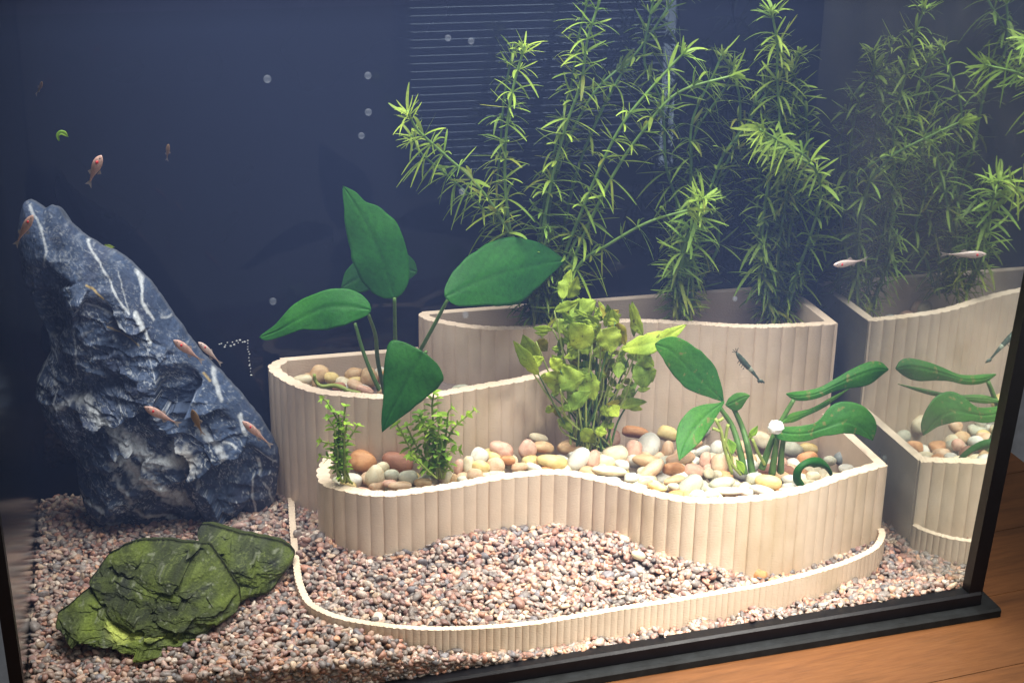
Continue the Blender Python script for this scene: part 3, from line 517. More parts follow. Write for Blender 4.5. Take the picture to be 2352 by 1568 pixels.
# left planter stones
H1P = [(-0.1, -0.02, .086), (-0.09, -0.04, .084), (-0.05, -0.06, .084), (0.0, -0.07, .088), (0.05, -0.07, .090), (-0.05, -0.01, .088), (-0.01, -0.02, .086)]
hp1 = lambda x, y: float(idw(H1P, x, y))
for x, y, w, h, a, c, where in [(330, 1285, 130, 75, 10, 'cream', 'at the left end of the left planter'), (430, 1250, 130, 115, 60, 'tan', 'behind the curly green runner'), (510, 1270, 95, 80, -10, 'yellow', 'beside the curly green runner'), (650, 1250, 110, 90, 20, 'tan', 'behind the stalks of the dark plant'), (745, 1275, 110, 130, 0, 'tan', 'left of the dark lower leaf'),
        (660, 1320, 110, 80, -30, 'peach', 'behind the left planter rim'), (720, 1350, 110, 55, -15, 'pink', 'at the left planter rim'), (1325, 1340, 110, 60, 5, 'greenish', 'peeping over the left planter rim'), (1090, 1365, 90, 70, 60, 'cream', 'peeping over the rim right of the dark leaf'), (560, 1330, 90, 60, 0, 'brown', 'under the curly runner')]:
    px, py = r3(x, y); P = onheap(px, py, hp1, 0.086); s = mscale(P)
    pebble(P, camaxes(a), (w / 1.568 * K * s * .52, h / 1.568 * K * s * .52, (w + h) / 2 / 1.568 * K * s * .42), c, f'{CNAME[c]} pebble {where}', 'pebbles in the left planter')
for k in range(26):
    x = random.uniform(-0.095, 0.0); y = random.uniform(-0.07, -0.01)
    if inset_ok(x, y, FOOT1, 0.010): c = random.choice(cols); pebble((x, y, hp1(x, y) - 0.005), camaxes(random.uniform(0, 180)), (.0068, .0055, .005), c, f'{CNAME[c]} pebble in the left planter, {"by its curved end" if x < -.065 else ("among the dark plant stalks" if x < -.02 else "by the tall planter wall")}, {"rim side" if y < -.045 else "rear side"}', 'pebbles in the left planter')
for k in range(34):
    x = random.uniform(0.03, 0.286); y = random.uniform(-0.075, -0.010)
    if inset_ok(x, y, FOOT3, 0.013): c = random.choice(cols); pebble((x, y, 0.098 + random.uniform(-.002, .003)), camaxes(random.uniform(0, 180)), (.0078, .0062, .0056), c, f'{CNAME[c]} pebble in the tallest planter, {"by its left end" if x < .1 else ("left of the middle stem bunch" if x < .19 else ("between two stem bunches" if x < .25 else "by its right wall"))}, {"rim side" if y < -.04 else "rear side"}', 'pebbles in the tallest planter')
b = MB(); b.add([(x, y, 0.088) for x, y in shrink(FOOT3, 0.004)], [tuple(range(len(FOOT3)))]); part('soil', b.mesh('soil', [M_BED]), pl, kind='stuff')
b = MB(); b.add([(x, y, 0.078) for x, y in shrink(FOOT1, 0.004)], [tuple(range(len(FOOT1)))]); part('soil', b.mesh('soil', [M_BED]), pl1, kind='stuff')
# two stray pebbles and a dark one on the gravel
for x, y, w, h, a, c, lab in [(1100, 893, 128, 95, -5, 'orange', 'large peach orange pebble lying on the gravel bed before the low planter'), (1205, 950, 75, 60, 0, 'tan', 'small tan pebble on the gravel beside the edging ring'), (1130, 845, 80, 60, -20, 'white', 'white pebble on the gravel behind the peach orange one'), (1230, 925, 50, 30, -20, 'peach', 'tiny peach pebble against the edging ring'),
                              (385, 785, 90, 55, -15, 'cream', 'pale flat pebble on the gravel mound before the low planter')]:
    px, py = r6(x, y); P = onheap(px, py, lambda X_, Y_: float(ground(np.array(X_), np.array(Y_))), 0.0); s = mscale(P)
    pebble(P + CR[2] * -0.003, camaxes(a), (w / 1.5207 * K * s * .5, h / 1.5207 * K * s * .5, (w + h) / 2 / 1.5207 * K * s * .4), c, lab, 'stray pebbles on the gravel')

# ------------------------------------------------------------------ rocks
def segdist(X, Y, pl):
    d = np.full(X.shape, 1e9)
    for (a, b), (c, e) in zip(pl[:-1], pl[1:]):
        vx, vy = c - a, e - b; t = np.clip(((X - a) * vx + (Y - b) * vy) / (vx * vx + vy * vy + 1e-9), 0, 1); d = np.minimum(d, np.hypot(X - a - t * vx, Y - b - t * vy))
    return d
def rock(name, outline, centre, y0, depthf, colorf, mat, nt_=520, ns=150, lean=0.0, thick=0.03, pow_=2.2):
    O = np.asarray(outline, float); O = np.vstack([O, O[:1]]); 
    L = np.concatenate([[0], np.cumsum(np.linalg.norm(np.diff(O, axis=0), axis=1))]); s = np.linspace(0, L[-1], nt_, endpoint=False); B = np.stack([np.interp(s, L, O[:, k]) for k in (0, 1)], 1)
    w = fbm(np.stack([B[:, 0] / 22, B[:, 1] / 22, B[:, 0] * 0], 1), 4, 77); Nn = B - np.array(centre); Nn /= np.linalg.norm(Nn, axis=1)[:, None]; B = B + Nn * w[:, None] * 4.0
    r = np.linspace(0, 1, ns) ** 0.85; c = np.array(centre); PXY = c + r[:, None, None] * (B - c)[None]      # ns x nt x 2
    X = PXY[..., 0].ravel(); Y = PXY[..., 1].ravel(); rr = np.repeat(r, nt_)
    bulge = np.clip(1 - rr ** pow_, 0, 1) ** 0.5 * thick
    dep = bulge + depthf(X, Y, rr)
    base = np.array([at(x, y, 1, y0) for x, y in zip(X, Y)]) if False else None
    D = (CR.T @ np.stack([X - PX, Y - PY, np.full_like(X, FPX)])).T
    yp = y0 + lean * (Y - c[1]); base = CP + D * ((yp - CP[1]) / D[:, 1])[:, None]
    fd = np.array([CR[2, 0], CR[2, 1], 0.0]); fd /= np.linalg.norm(fd)
    Vf = base - fd * dep[:, None]
    Vb = base + fd * (bulge * 0.8)[:, None]
    nF = len(Vf); i, j = np.meshgrid(np.arange(nt_), np.arange(ns - 1)); a = (j * nt_ + i).ravel(); b_ = (j * nt_ + (i + 1) % nt_).ravel(); F1 = np.stack([a, a + nt_, b_ + nt_, b_], 1)
    step = 1; F2 = (F1[:, ::-1] + nF)
    i = np.arange(nt_); e = (ns - 1) * nt_; F3_ = np.stack([e + i, nF + e + i, nF + e + (i + 1) % nt_, e + (i + 1) % nt_], 1)
    C = colorf(X, Y, rr, Vf); C = np.vstack([C, C * 0 + np.mean(C, 0) * 0.6])
    return mesh(name, np.vstack([Vf, Vb]), np.vstack([F1, F2, F3_]), [mat], True, C)
OUT1 = [(47, 520), (50, 490), (58, 462), (70, 457), (82, 464), (103, 478), (118, 470), (135, 474), (150, 500), (185, 532), (232, 562), (262, 572), (300, 600), (345, 645), (390, 708), (420, 752), (455, 800), (490, 835), (520, 868), (560, 910), (600, 960), (625, 1000), (641, 1035), (640, 1080), (632, 1140), (622, 1180), (560, 1205), (520, 1198), (470, 1212), (420, 1205), (345, 1232), (300, 1215), (245, 1222), (215, 1190), (195, 1150), (180, 1100), (175, 1045), (150, 1010), (105, 950), (82, 900), (85, 860), (118, 800), (112, 760), (75, 680), (52, 620)]
RIDGE = [r1(350, 500), r1(430, 560), r1(520, 640), r1(700, 740), r1(900, 800), r1(990, 970), r1(1070, 1020), r1(1250, 1170), r1(1330, 1290), r1(1400, 1400), r1(1560, 1568), (640, 1060)]
def ridge_side(X, Y):
    R = np.array(RIDGE); ry = np.interp(X, R[:, 0], R[:, 1]); return (ry - Y)          # > 0 : above the ridge (smooth face)
def facets(P, k, seed, amp):
    r = np.random.default_rng(seed); C = r.uniform([0, 430], [660, 1240], (k, 2)); G = r.normal(0, 1, (k, 2)); H = r.normal(0, 1, k)
    wx = P[:, 0] + 14 * vnoise(np.stack([P[:, 0] / 30, P[:, 1] / 30, P[:, 0] * 0], 1), seed); wy = P[:, 1] + 14 * vnoise(np.stack([P[:, 0] / 30, P[:, 1] / 30, P[:, 0] * 0 + 5], 1), seed)
    d = (wx[:, None] - C[None, :, 0]) ** 2 + (wy[:, None] - C[None, :, 1]) ** 2; i = np.argmin(d, 1)
    return amp * (H[i] * 0.5 + (G[i, 0] * (P[:, 0] - C[i, 0]) + G[i, 1] * (P[:, 1] - C[i, 1])) / 60)
def depth1(X, Y, r):
    P = np.stack([X, Y], 1); rs = ridge_side(X, Y); m = 1 / (1 + np.exp(rs / 6.0)); Q = np.stack([X / 60, Y / 42, X * 0], 1); edge = np.clip((1 - r) * 6, 0, 1)
    rough = 0.0042 * fbm(Q, 5, 3, True) + 0.0020 * fbm(Q * 3.1, 4, 9) + facets(P, 70, 5, 0.0042)
    plane = 0.0018 * fbm(Q * 1.2, 5, 21, True) - 0.00006 * rs
    cav = -0.030 * np.exp(-(((X - 115) / 62) ** 2 + ((Y - 720) / 90) ** 2)) - 0.006 * np.exp(-(((X - 240) / 60) ** 2 + ((Y - 860) / 40) ** 2))
    up = 0.004 * np.exp(-(((X - 300) / 200) ** 2 + ((Y - 1020) / 70) ** 2))
    # layered ledges running down to the right
    u = (Y - 0.42 * X) / 46 + 0.8 * fbm(Q * 0.8, 3, 31); led = 0.0018 * ((u % 1.0) ** 2.2 - 0.35)
    return edge * (m * (rough + led + up) + (1 - m) * plane + cav * m) + 0.004 * (1 - m)
W_BANDS = [([r1(600, 1310), r1(700, 1400), r1(850, 1500), q2(350, 350)], 13, .8), ([r1(380, 1400), r1(500, 1330), r1(640, 1320)], 8, .6), ([q2(0, 120), q2(150, 250), q2(250, 330), q2(380, 350)], 15, .9), ([q2(80, 450), q2(200, 560), q2(330, 680), q2(480, 760), q2(620, 830)], 20, 1.0), ([q2(350, 450), q2(480, 440), q2(620, 430), q2(810, 450)], 16, .85), ([q2(640, 300), q2(750, 330)], 16, .7),
           ([q2(480, 880), q2(600, 920), q2(750, 930)], 10, .55), ([q2(0, 620), q2(80, 740), q2(170, 880)], 6, .6), ([q2(160, 1030), q2(300, 1060), q2(480, 1100), q2(570, 1140)], 5, .8), ([q2(250, 1240), q2(420, 1260)], 6, .8), ([q2(530, 1280), q2(740, 1340)], 5, .8), ([r2(430, 430), r2(600, 500), r2(740, 555)], 5, .55), ([r2(490, 350), r2(560, 400), r2(700, 410)], 4, .5), ([q2(870, 120), q2(1000, 250), q2(1120, 400)], 7, .6)]
W_VEINS = [([r1(560, 390), r1(640, 490), r1(720, 590), r1(800, 720), r1(870, 790)], 1.8, .8), ([r1(900, 790), r1(940, 860), r1(990, 970)], 3.2, .9), ([r1(855, 560), r1(910, 650), r1(930, 750), r1(1000, 850)], 2.4, .8), ([r1(770, 560), r1(820, 680), r1(870, 790)], 1.0, .5), ([r1(1280, 1040), r1(1340, 1170), r1(1370, 1250), r1(1420, 1350)], 3, .7), ([r1(1520, 1450), r1(1570, 1560)], 2.6, .8),
           ([q2(1100, 280), q2(1220, 340)], 2.6, .9), ([q2(1240, 60), q2(1300, 220)], 3, .8), ([q2(1400, 400), q2(1600, 590)], 1.4, .7), ([q2(1420, 530), q2(1445, 660)], 3, .9), ([q2(1380, 680), q2(1370, 880), q2(1400, 1040), q2(1400, 1200)], 2.4, .7), ([q2(1480, 760), q2(1530, 870), q2(1560, 1050)], 1.8, .6), ([q2(1200, 1200), q2(1400, 1190), q2(1480, 1120)], 2, .6), ([r1(210, 170), r1(300, 290), r1(350, 420), r1(330, 520)], 2.2, .6), ([r1(480, 760), r1(560, 720), r1(740, 790), r1(860, 880)], 2.0, .45), ([r1(520, 900), r1(545, 1010), r1(540, 1200)], 2.2, .45), ([r1(980, 1000), r1(1050, 1180)], 1, .5),
           ([r1(1040, 850), r1(1180, 900)], 1.6, .5), ([q2(850, 350), q2(840, 560), q2(860, 700)], 1.5, .4), ([r1(230, 1320), r1(270, 1230), r1(340, 1060), r1(400, 1130)], 1.8, .5), ([r1(360, 1180), r1(400, 1290), r1(380, 1400)], 2, .5)]
def color1(X, Y, r, V):
    Q = np.stack([X / 40, Y / 40, X * 0], 1); rs = ridge_side(X, Y); sm = 1 / (1 + np.exp(-rs / 6.0))
    n = fbm(Q, 5, 51)[:, None]; base = np.array([0.046, 0.068, 0.122]) * (1 + 0.5 * n); pur = np.array([0.058, 0.054, 0.088]); base = base * (1 - 0.5 * np.clip(fbm(Q * 0.7, 3, 60), 0, 1)[:, None]) + pur * 0.5 * np.clip(fbm(Q * 0.7, 3, 60), 0, 1)[:, None]
    wx = X + 7 * fbm(Q * 2, 4, 61); wy = Y + 7 * fbm(Q * 2, 4, 62); w = np.zeros(len(X))
    brk = fbm(Q * 4, 5, 63)
    for pl, wd, a in W_BANDS: w = np.maximum(w, a * np.clip(1.35 - segdist(wx, wy, pl) / wd + 1.1 * brk, 0, 1))
    wx = X + 2.0 * fbm(Q * 3, 3, 71); wy = Y + 2.0 * fbm(Q * 3, 3, 72)
    for pl, wd, a in W_VEINS: w = np.maximum(w, a * np.clip(1.5 - segdist(wx, wy, pl) / wd + 0.6 * brk, 0, 1))
    # pale edges and dust scattered over the rough face
    speck = np.clip((fbm(Q * 6, 4, 81) - 0.22) * 3.0, 0, 1) * np.clip(fbm(Q * 1.2, 3, 82) * 2 + 0.25, 0, 1) * (0.22 + 0.28 * (1 - sm)); w = np.maximum(w, speck)
    for sd, fr, am in ((85, 1.3, .8), (185, 2.4, .7), (285, 0.8, .8), (385, 3.4, .55)):
        R2 = np.stack([(X * .8 + Y * .6) / 55 * fr, (Y * .8 - X * .6) / 24 * fr, X * 0], 1)
        thin = np.clip(1.2 - np.abs(fbm(R2, 4, sd)) / (0.018 * fr ** .5), 0, 1) * np.clip(fbm(Q * 0.9, 3, sd + 1) * 3 + .5, 0, 1) * am; w = np.maximum(w, thin * (.45 + .55 * (1 - sm)))
    tanm = np.exp(-(((X - q2(740, 620)[0]) / 22) ** 2 + ((Y - q2(0, 640)[1]) / 26) ** 2))[:, None] + np.exp(-(((X - q2(720, 0)[0]) / 26) ** 2 + ((Y - q2(0, 400)[1]) / 25) ** 2))[:, None] * 0.8
    white = np.array([0.62, 0.64, 0.66]) * (1 - np.clip(tanm, 0, 1)) + np.array([0.45, 0.36, 0.26]) * np.clip(tanm, 0, 1)
    C = base * (1 - w[:, None]) + white * w[:, None]
    orange = np.clip(1.3 - segdist(X, Y, [r1(600, 620), r1(640, 640), r1(705, 705)]) / 2.2, 0, 1) + 0.7 * np.clip(1.3 - segdist(X, Y, [r1(730, 870), r1(930, 980)]) / 1.6, 0, 1) + 0.8 * np.clip(1.3 - segdist(X, Y, [r1(1300, 1190), r1(1345, 1240)]) / 2, 0, 1)
    o = np.clip(orange, 0, 1)[:, None]; C = C * (1 - o) + np.array([0.42, 0.30, 0.12]) * o
    return np.clip(C, 0.01, 1)
me = rock('slate_rock', OUT1, (330, 930), -0.040, depth1, color1, M_ROCK, 620, 190, 0.0, 0.030)
link('slate_rock', me, label='tall jagged blue-black rock with white veins leaning at the left', category='rock')
# mossy rock: three slabs of one stone
def depthM(X, Y, r):
    Q = np.stack([X / 40, Y / 26, X * 0], 1); e = np.clip((1 - r) * 7, 0, 1); u = (Y - 0.12 * X) / 30 + 0.9 * fbm(Q * 0.7, 3, 131)
    rr_ = np.random.default_rng(12); k = 70; Cc_ = rr_.uniform([110, 1190], [690, 1500], (k, 2)); G = rr_.normal(0, 1, (k, 2)) + np.array([0.2, -0.5]); Hh = rr_.normal(0, 1, k)
    wx = X + 16 * vnoise(np.stack([X / 26, Y / 18, X * 0], 1), 8); wy = Y + 11 * vnoise(np.stack([X / 26, Y / 18, X * 0 + 7], 1), 8)
    i = np.argmin(((wx[:, None] - Cc_[None, :, 0]) * 0.7) ** 2 + (wy[:, None] - Cc_[None, :, 1]) ** 2, 1)
    f = 0.0014 * Hh[i] + 0.0017 * (G[i, 0] * (X - Cc_[i, 0]) + G[i, 1] * (Y - Cc_[i, 1])) / 26
    return e * (0.0015 * fbm(Q, 5, 103, True) + 0.0010 * fbm(Q * 4, 4, 104) + f * 1.3 + 0.0008 * ((u % 1.0) ** 2 - 0.3))
def colorM(light):
    def f(X, Y, r, V):
        Q = np.stack([X / 30, Y / 22, X * 0], 1); n = fbm(Q, 5, 151)[:, None]; g = np.clip(0.5 + 0.8 * fbm(Q * 0.8, 3, 152), 0, 1)[:, None]
        C = np.array([0.034, 0.038, 0.026]) * (1 - g) + np.array([0.088, 0.112, 0.020]) * g; C = C * (1 + 0.7 * n)
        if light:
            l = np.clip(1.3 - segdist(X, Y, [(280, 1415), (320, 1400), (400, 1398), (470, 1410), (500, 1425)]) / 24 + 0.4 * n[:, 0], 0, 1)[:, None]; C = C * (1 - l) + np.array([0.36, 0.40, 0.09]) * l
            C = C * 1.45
        st = np.clip(1 - np.abs(fbm(np.stack([X / 50, (Y + 0.3 * X) / 9, X * 0], 1), 4, 160)) / 0.05, 0, 1)[:, None] * 0.45; C = C * (1 - st) + np.array([0.20, 0.24, 0.07]) * st
        w = np.clip((fbm(Q * 3, 4, 166) - 0.34) * 5, 0, 1)[:, None] * 0.5; C = C * (1 - w) + np.array([0.26, 0.27, 0.20]) * w
        return np.clip(C, 0.01, 1)
    return f
mo = thing('mossy_rock', 'low flat rock of stacked green algae-covered slabs lying on gravel before the tall rock', 'rock', (-0.17, -0.17, 0.0))
U = [(455, 1215), (462, 1204), (480, 1203), (520, 1216), (560, 1226), (610, 1236), (650, 1244), (668, 1254), (677, 1268), (672, 1290), (650, 1315), (636, 1340), (610, 1352), (585, 1345), (560, 1356), (530, 1350), (512, 1328), (490, 1300), (478, 1260)]
Mn = [(205, 1330), (232, 1295), (255, 1268), (285, 1252), (320, 1240), (375, 1238), (430, 1244), (480, 1248), (505, 1278), (530, 1318), (552, 1352), (556, 1372), (545, 1398), (525, 1412), (500, 1422), (480, 1448), (430, 1452), (380, 1440), (310, 1435), (250, 1430), (225, 1410), (228, 1370)]
Lw = [(128, 1432), (135, 1405), (165, 1380), (200, 1350), (235, 1330), (255, 1370), (290, 1392), (350, 1396), (420, 1398), (480, 1410), (492, 1432), (470, 1455), (440, 1462), (400, 1482), (345, 1489), (285, 1482), (262, 1470), (225, 1475), (180, 1460), (150, 1448)]
part('slab', rock('slab', U, (575, 1282), -0.140, depthM, colorM(False), M_MOSSROCK, 220, 60, -0.00022, 0.022, 2.0), mo)
part('slab', rock('slab', Mn, (385, 1345), -0.172, depthM, colorM(False), M_MOSSROCK, 320, 90, -0.00028, 0.024, 2.2), mo)
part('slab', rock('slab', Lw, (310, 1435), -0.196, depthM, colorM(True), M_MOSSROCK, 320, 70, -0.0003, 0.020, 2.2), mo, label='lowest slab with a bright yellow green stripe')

# ------------------------------------------------------------------ broad leaves
def leaf_mesh(name, mid, wl, wr, y0, y1, mat, n=44, m=9, cup=0.12, tiltx=0.0, wave=0.04, seed=0, jag=0.03, tint=(1, 1, 1), wscale=1.0, bend=0.0, vein=True):
    """mid: photo points base to tip; wl, wr: (t, width px) left and right of the walking direction; y0, y1: depth at base and tip"""
    t = np.linspace(0, 1, n); S = spline(np.array(mid, float), n); T = np.gradient(S, axis=0); T /= np.linalg.norm(T, axis=1)[:, None]; Pn = np.stack([T[:, 1], -T[:, 0]], 1)
    def W(w):
        a = np.array(w, float); return spline(np.array(sorted(map(tuple, a))), 80)
    L = W(wl); R_ = W(wr); L = np.interp(t, L[:, 0], L[:, 1]) * wscale; R_ = np.interp(t, R_[:, 0], R_[:, 1]) * wscale
    jr = random.Random(seed * 7 + 1); jg = lambda: np.interp(t, np.linspace(0, 1, 15), [1 + jag * jr.uniform(-1, 1) for _ in range(15)]); L = L * jg(); R_ = R_ * jg()
    V = []; C = []
    for i in range(n):
        yd = y0 + (y1 - y0) * t[i] + bend * math.sin(math.pi * t[i]); P0 = at(S[i, 0], S[i, 1], 1, yd); s = mscale(P0)
        for k in range(-m, m + 1):
            u = k / m; w = (L[i] if u > 0 else R_[i]); off = Pn[i] * u * w
            P = P0 + (CR[0] * off[0] + CR[1] * off[1]) * s
            dz = -cup * 0.6 * abs(u) ** 1.5 * w * s + tiltx * u * w * s + wave * math.sin(t[i] * 14 + seed + (2 if u > 0 else 0)) * abs(u) * w * s
            dz += 0.0006 * (1 - min(1, abs(k) / 1.5)) * -1
            V.append(P + CR[2] * -dz)
            v = 1.0
            if vein:
                v = 0.80 if k == 0 else 1.0
                if abs(((t[i] - 0.35 * abs(u)) * 7) % 1 - 0.5) < 0.10: v *= 0.84
            C.append(np.array(tint) * v)
    q = 2 * m + 1; F = [(i * q + k, i * q + k + 1, (i + 1) * q + k + 1, (i + 1) * q + k) for i in range(n - 1) for k in range(q - 1)]
    V = np.array(V); Vn = V + CR[2] * 0.0004; off = len(V)
    # thin second skin and rim
    F2 = [tuple(off + a for a in f[::-1]) for f in F]; rim_ = [i * q for i in range(n)] + [(n - 1) * q + k for k in range(1, q)] + [i * q + q - 1 for i in range(n - 2, -1, -1)] + [k for k in range(q - 2, 0, -1)]
    F3_ = [(rim_[a], rim_[(a + 1) % len(rim_)], off + rim_[(a + 1) % len(rim_)], off + rim_[a]) for a in range(len(rim_))]
    return mesh(name, np.vstack([V, Vn]), F + F2 + F3_, [mat], True, np.vstack([C, C]))
def stalk(mb_pts, ys, r0, r1, mat, name='stalk', n=24):
    P = spline(np.array([at(x, y, 1, yd) for (x, y), yd in zip(mb_pts, ys)]), n); b = MB(); b.tube(P, np.linspace(r0, r1, n), 8); return b.mesh(name, [mat], True)
sw = thing('broadleaf_plant', 'dark green broad-leaved plant with long petioles growing in the left planter', 'plant', (-0.035, -0.045, 0.085))
part('leaf', leaf_mesh('leaf', [(907, 686), (898, 650), (878, 590), (852, 530), (822, 478), (787, 426)], [(0, 3), (.03, 28), (.12, 52), (.3, 68), (.5, 62), (.7, 48), (.85, 26), (.95, 10), (1, 0)], [(0, 3), (.03, 20), (.12, 42), (.3, 55), (.5, 62), (.7, 44), (.8, 22), (.9, 16), (1, 0)], -0.075, -0.055, M_SWORD, cup=0.25, tiltx=0.2, seed=1), sw, label='tallest upright leaf')
part('leaf', leaf_mesh('leaf', [(1022, 682), (1090, 648), (1160, 622), (1230, 606), (1299, 599)], [(0, 3), (.04, 22), (.15, 44), (.35, 66), (.55, 74), (.75, 58), (.9, 28), (1, 0)][::1], [(0, 3), (.05, 30), (.2, 52), (.4, 74), (.55, 82), (.75, 56), (.9, 24), (1, 0)], -0.085, -0.045, M_SWORD, cup=0.2, tiltx=-0.1, seed=2, tint=(1, 1, 1.1)), sw, label='widest leaf, reaching right')
part('leaf', leaf_mesh('leaf', [(852, 712), (800, 703), (745, 705), (690, 730), (640, 758), (594, 775)], [(0, 3), (.04, 18), (.15, 38), (.35, 54), (.5, 48), (.65, 26), (.85, 16), (.95, 12), (1, 0)][::1], [(0, 3), (.04, 18), (.15, 36), (.3, 40), (.45, 36), (.6, 36), (.8, 18), (.95, 6), (1, 0)], -0.085, -0.07, M_SWORD, cup=0.15, tiltx=0.2, wave=0.08, seed=3, tint=(1.15, 1.15, 1)), sw, label='leaf reaching left with a drooping tip')
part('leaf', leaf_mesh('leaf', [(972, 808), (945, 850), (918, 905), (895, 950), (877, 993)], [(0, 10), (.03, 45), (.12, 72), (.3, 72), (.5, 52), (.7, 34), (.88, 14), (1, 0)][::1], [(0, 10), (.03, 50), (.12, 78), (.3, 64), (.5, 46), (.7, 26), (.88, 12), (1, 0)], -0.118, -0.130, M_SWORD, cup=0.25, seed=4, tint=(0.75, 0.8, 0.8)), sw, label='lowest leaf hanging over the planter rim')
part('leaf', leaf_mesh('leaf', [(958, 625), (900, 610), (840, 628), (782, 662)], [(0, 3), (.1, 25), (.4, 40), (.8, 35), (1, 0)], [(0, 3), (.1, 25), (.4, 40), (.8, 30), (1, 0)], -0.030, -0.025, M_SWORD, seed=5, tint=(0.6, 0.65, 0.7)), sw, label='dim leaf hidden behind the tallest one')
for pts, ys in [([(906, 684), (907, 750), (907, 830), (893, 905)], (-0.075, -.07, -.06, -.045)), ([(1028, 688), (990, 760), (950, 830), (892, 915)], (-0.085, -.075, -.06, -.045)), ([(846, 722), (862, 770), (868, 830), (885, 910)], (-0.085, -.07, -.055, -.045)), ([(815, 742), (835, 810), (858, 868), (882, 915)], (-0.03, -.035, -.04, -.045)), ([(978, 808), (960, 850), (920, 890), (893, 915)], (-0.112, -.09, -.065, -.045))]:
    part('petiole', stalk(pts, ys, 0.0012, 0.0018, M_STALK, 'petiole'), sw)
run = thing('runner_shoot', 'curly bright green shoot lying on the stones of the left planter', 'plant shoot', (-0.08, -0.04, 0.09))
part('stem', stalk([r3(402, 1250), r3(412, 1295), r3(450, 1325), r3(520, 1320), (r3(570, 1330)), r3(620, 1355), r3(690, 1372)], (-.045, -.045, -.048, -.05, -.055, -.06, -.062), 0.0012, 0.0020, M_STALKY, 'stem'), run)

bl = thing('broadleaf_plant', 'mid green broad-leaved plant with flared leaves standing in the pebbles at the right', 'plant', (0.19, -0.15, 0.04))
k5 = K / 1.568
YT4 = float(at(2049, 850, 0, XR)[1])
def L5(mid, wl, wr, y0, y1, wm=1.0, **kw): return leaf_mesh('leaf', [r5(*p) for p in mid], wl, wr, y0, y1, M_SWORD2, wscale=k5 * wm, **kw)
part('leaf', L5([(930, 1105), (830, 1005), (720, 900), (610, 790), (500, 745)], [(0, 5), (.12, 40), (.35, 100), (.55, 105), (.8, 85), (.95, 35), (1, 0)], [(0, 5), (.12, 60), (.35, 125), (.55, 130), (.8, 95), (.95, 40), (1, 0)], -0.135, -0.145, cup=0.15, tiltx=0.2, seed=1, tint=(.8, 1, .9)), bl, label='large upper left leaf')
part('leaf', L5([(935, 1105), (850, 1170), (760, 1260), (700, 1360), (652, 1478)], [(0, 5), (.15, 40), (.4, 75), (.65, 75), (.85, 40), (1, 0)], [(0, 5), (.1, 20), (.3, 80), (.5, 100), (.7, 80), (.88, 35), (1, 0)], -0.137, -0.165, cup=0.15, seed=2, tint=(.85, 1.05, .9)), bl, label='leaf drooping to the lower left')
part('leaf', L5([(945, 1130), (1000, 1105), (1055, 1080), (1100, 1068)], [(0, 5), (.2, 30), (.5, 42), (.8, 26), (1, 0)], [(0, 5), (.2, 55), (.45, 62), (.8, 26), (1, 0)], -0.138, -0.145, cup=0.5, seed=3), bl, label='short folded leaf')
part('leaf', L5([(1325, 1058), (1400, 1075), (1520, 1055), (1640, 1000), (1760, 945), (1880, 905), (1966, 905)], [(0, 4), (.08, 28), (.2, 32), (.4, 28), (.6, 40), (.8, 50), (.93, 42), (1, 4)], [(0, 4), (.08, 22), (.2, 30), (.4, 30), (.55, 50), (.75, 82), (.9, 62), (1, 4)], -0.155, YT4, cup=0.7, seed=4, wave=.1, wm=1.05, tint=(.7, .95, .75)), bl, label='long arching leaf reaching up right')
part('leaf', L5([(1300, 1240), (1380, 1205), (1500, 1160), (1600, 1105), (1720, 1025)], [(0, 4), (.15, 30), (.4, 18), (.7, 18), (1, 2)], [(0, 4), (.15, 26), (.4, 16), (.7, 14), (1, 2)], -0.160, -0.128, cup=0.8, seed=5, tint=(1.2, 1.1, .9)), bl, label='narrow leaf edge below the arching leaf')
part('leaf', L5([(1222, 1282), (1330, 1305), (1450, 1305), (1570, 1270), (1690, 1235), (1790, 1270), (1868, 1350)], [(0, 4), (.1, 36), (.3, 50), (.45, 52), (.6, 110), (.72, 132), (.85, 110), (.95, 60), (1, 2)], [(0, 4), (.1, 46), (.3, 52), (.45, 45), (.6, 66), (.75, 70), (.9, 36), (1, 2)], -0.165, -0.170, cup=0.15, seed=6, wave=.12, tint=(.8, 1, 1.0)), bl, label='broad leaf flaring out at the lower right')
for pts, ys in [([r5(905, 1140), r5(985, 1260), r5(1035, 1420), r5(1062, 1560)], (-.137, -.14, -.15, -.155)), ([r5(985, 1130), r5(1045, 1260), r5(1085, 1400), r5(1112, 1560)], (-.138, -.14, -.15, -.155)), ([r5(1372, 1095), r5(1310, 1200), r5(1235, 1350), r5(1170, 1530)], (-.155, -.155, -.156, -.157)), ([r5(1275, 1310), r5(1255, 1420), r5(1235, 1560)], (-.163, -.16, -.157)), ([r5(1312, 1320), r5(1296, 1420), r5(1288, 1550)], (-.163, -.16, -.157))]:
    part('petiole', stalk(pts, ys, 0.0016, 0.0027, M_STALK, 'petiole'), bl)
tw = thing('twiggy_plant', 'small yellowish twiggy sprig between pebbles left of the broad-leaf stalks', 'plant', (0.17, -0.15, 0.04))
b = MB()
for pts in ([r5(880, 1215), r5(915, 1290), r5(935, 1390), r5(985, 1560)], [r5(900, 1230), r5(930, 1210)], [r5(865, 1275), r5(905, 1290)], [r5(960, 1250), r5(945, 1330), r5(938, 1400)], [r5(950, 1440), r5(985, 1500), r5(1040, 1565)], [r5(1110, 1340), r5(1150, 1430), r5(1190, 1500)], [r5(930, 1340), r5(975, 1440), r5(985, 1500)]): b.tube(spline(np.array([at(x, y, 1, -.16) for x, y in pts]), 12), 0.0012, 6)
part('stem', b.mesh('stem', [M_STALKY], True), tw)
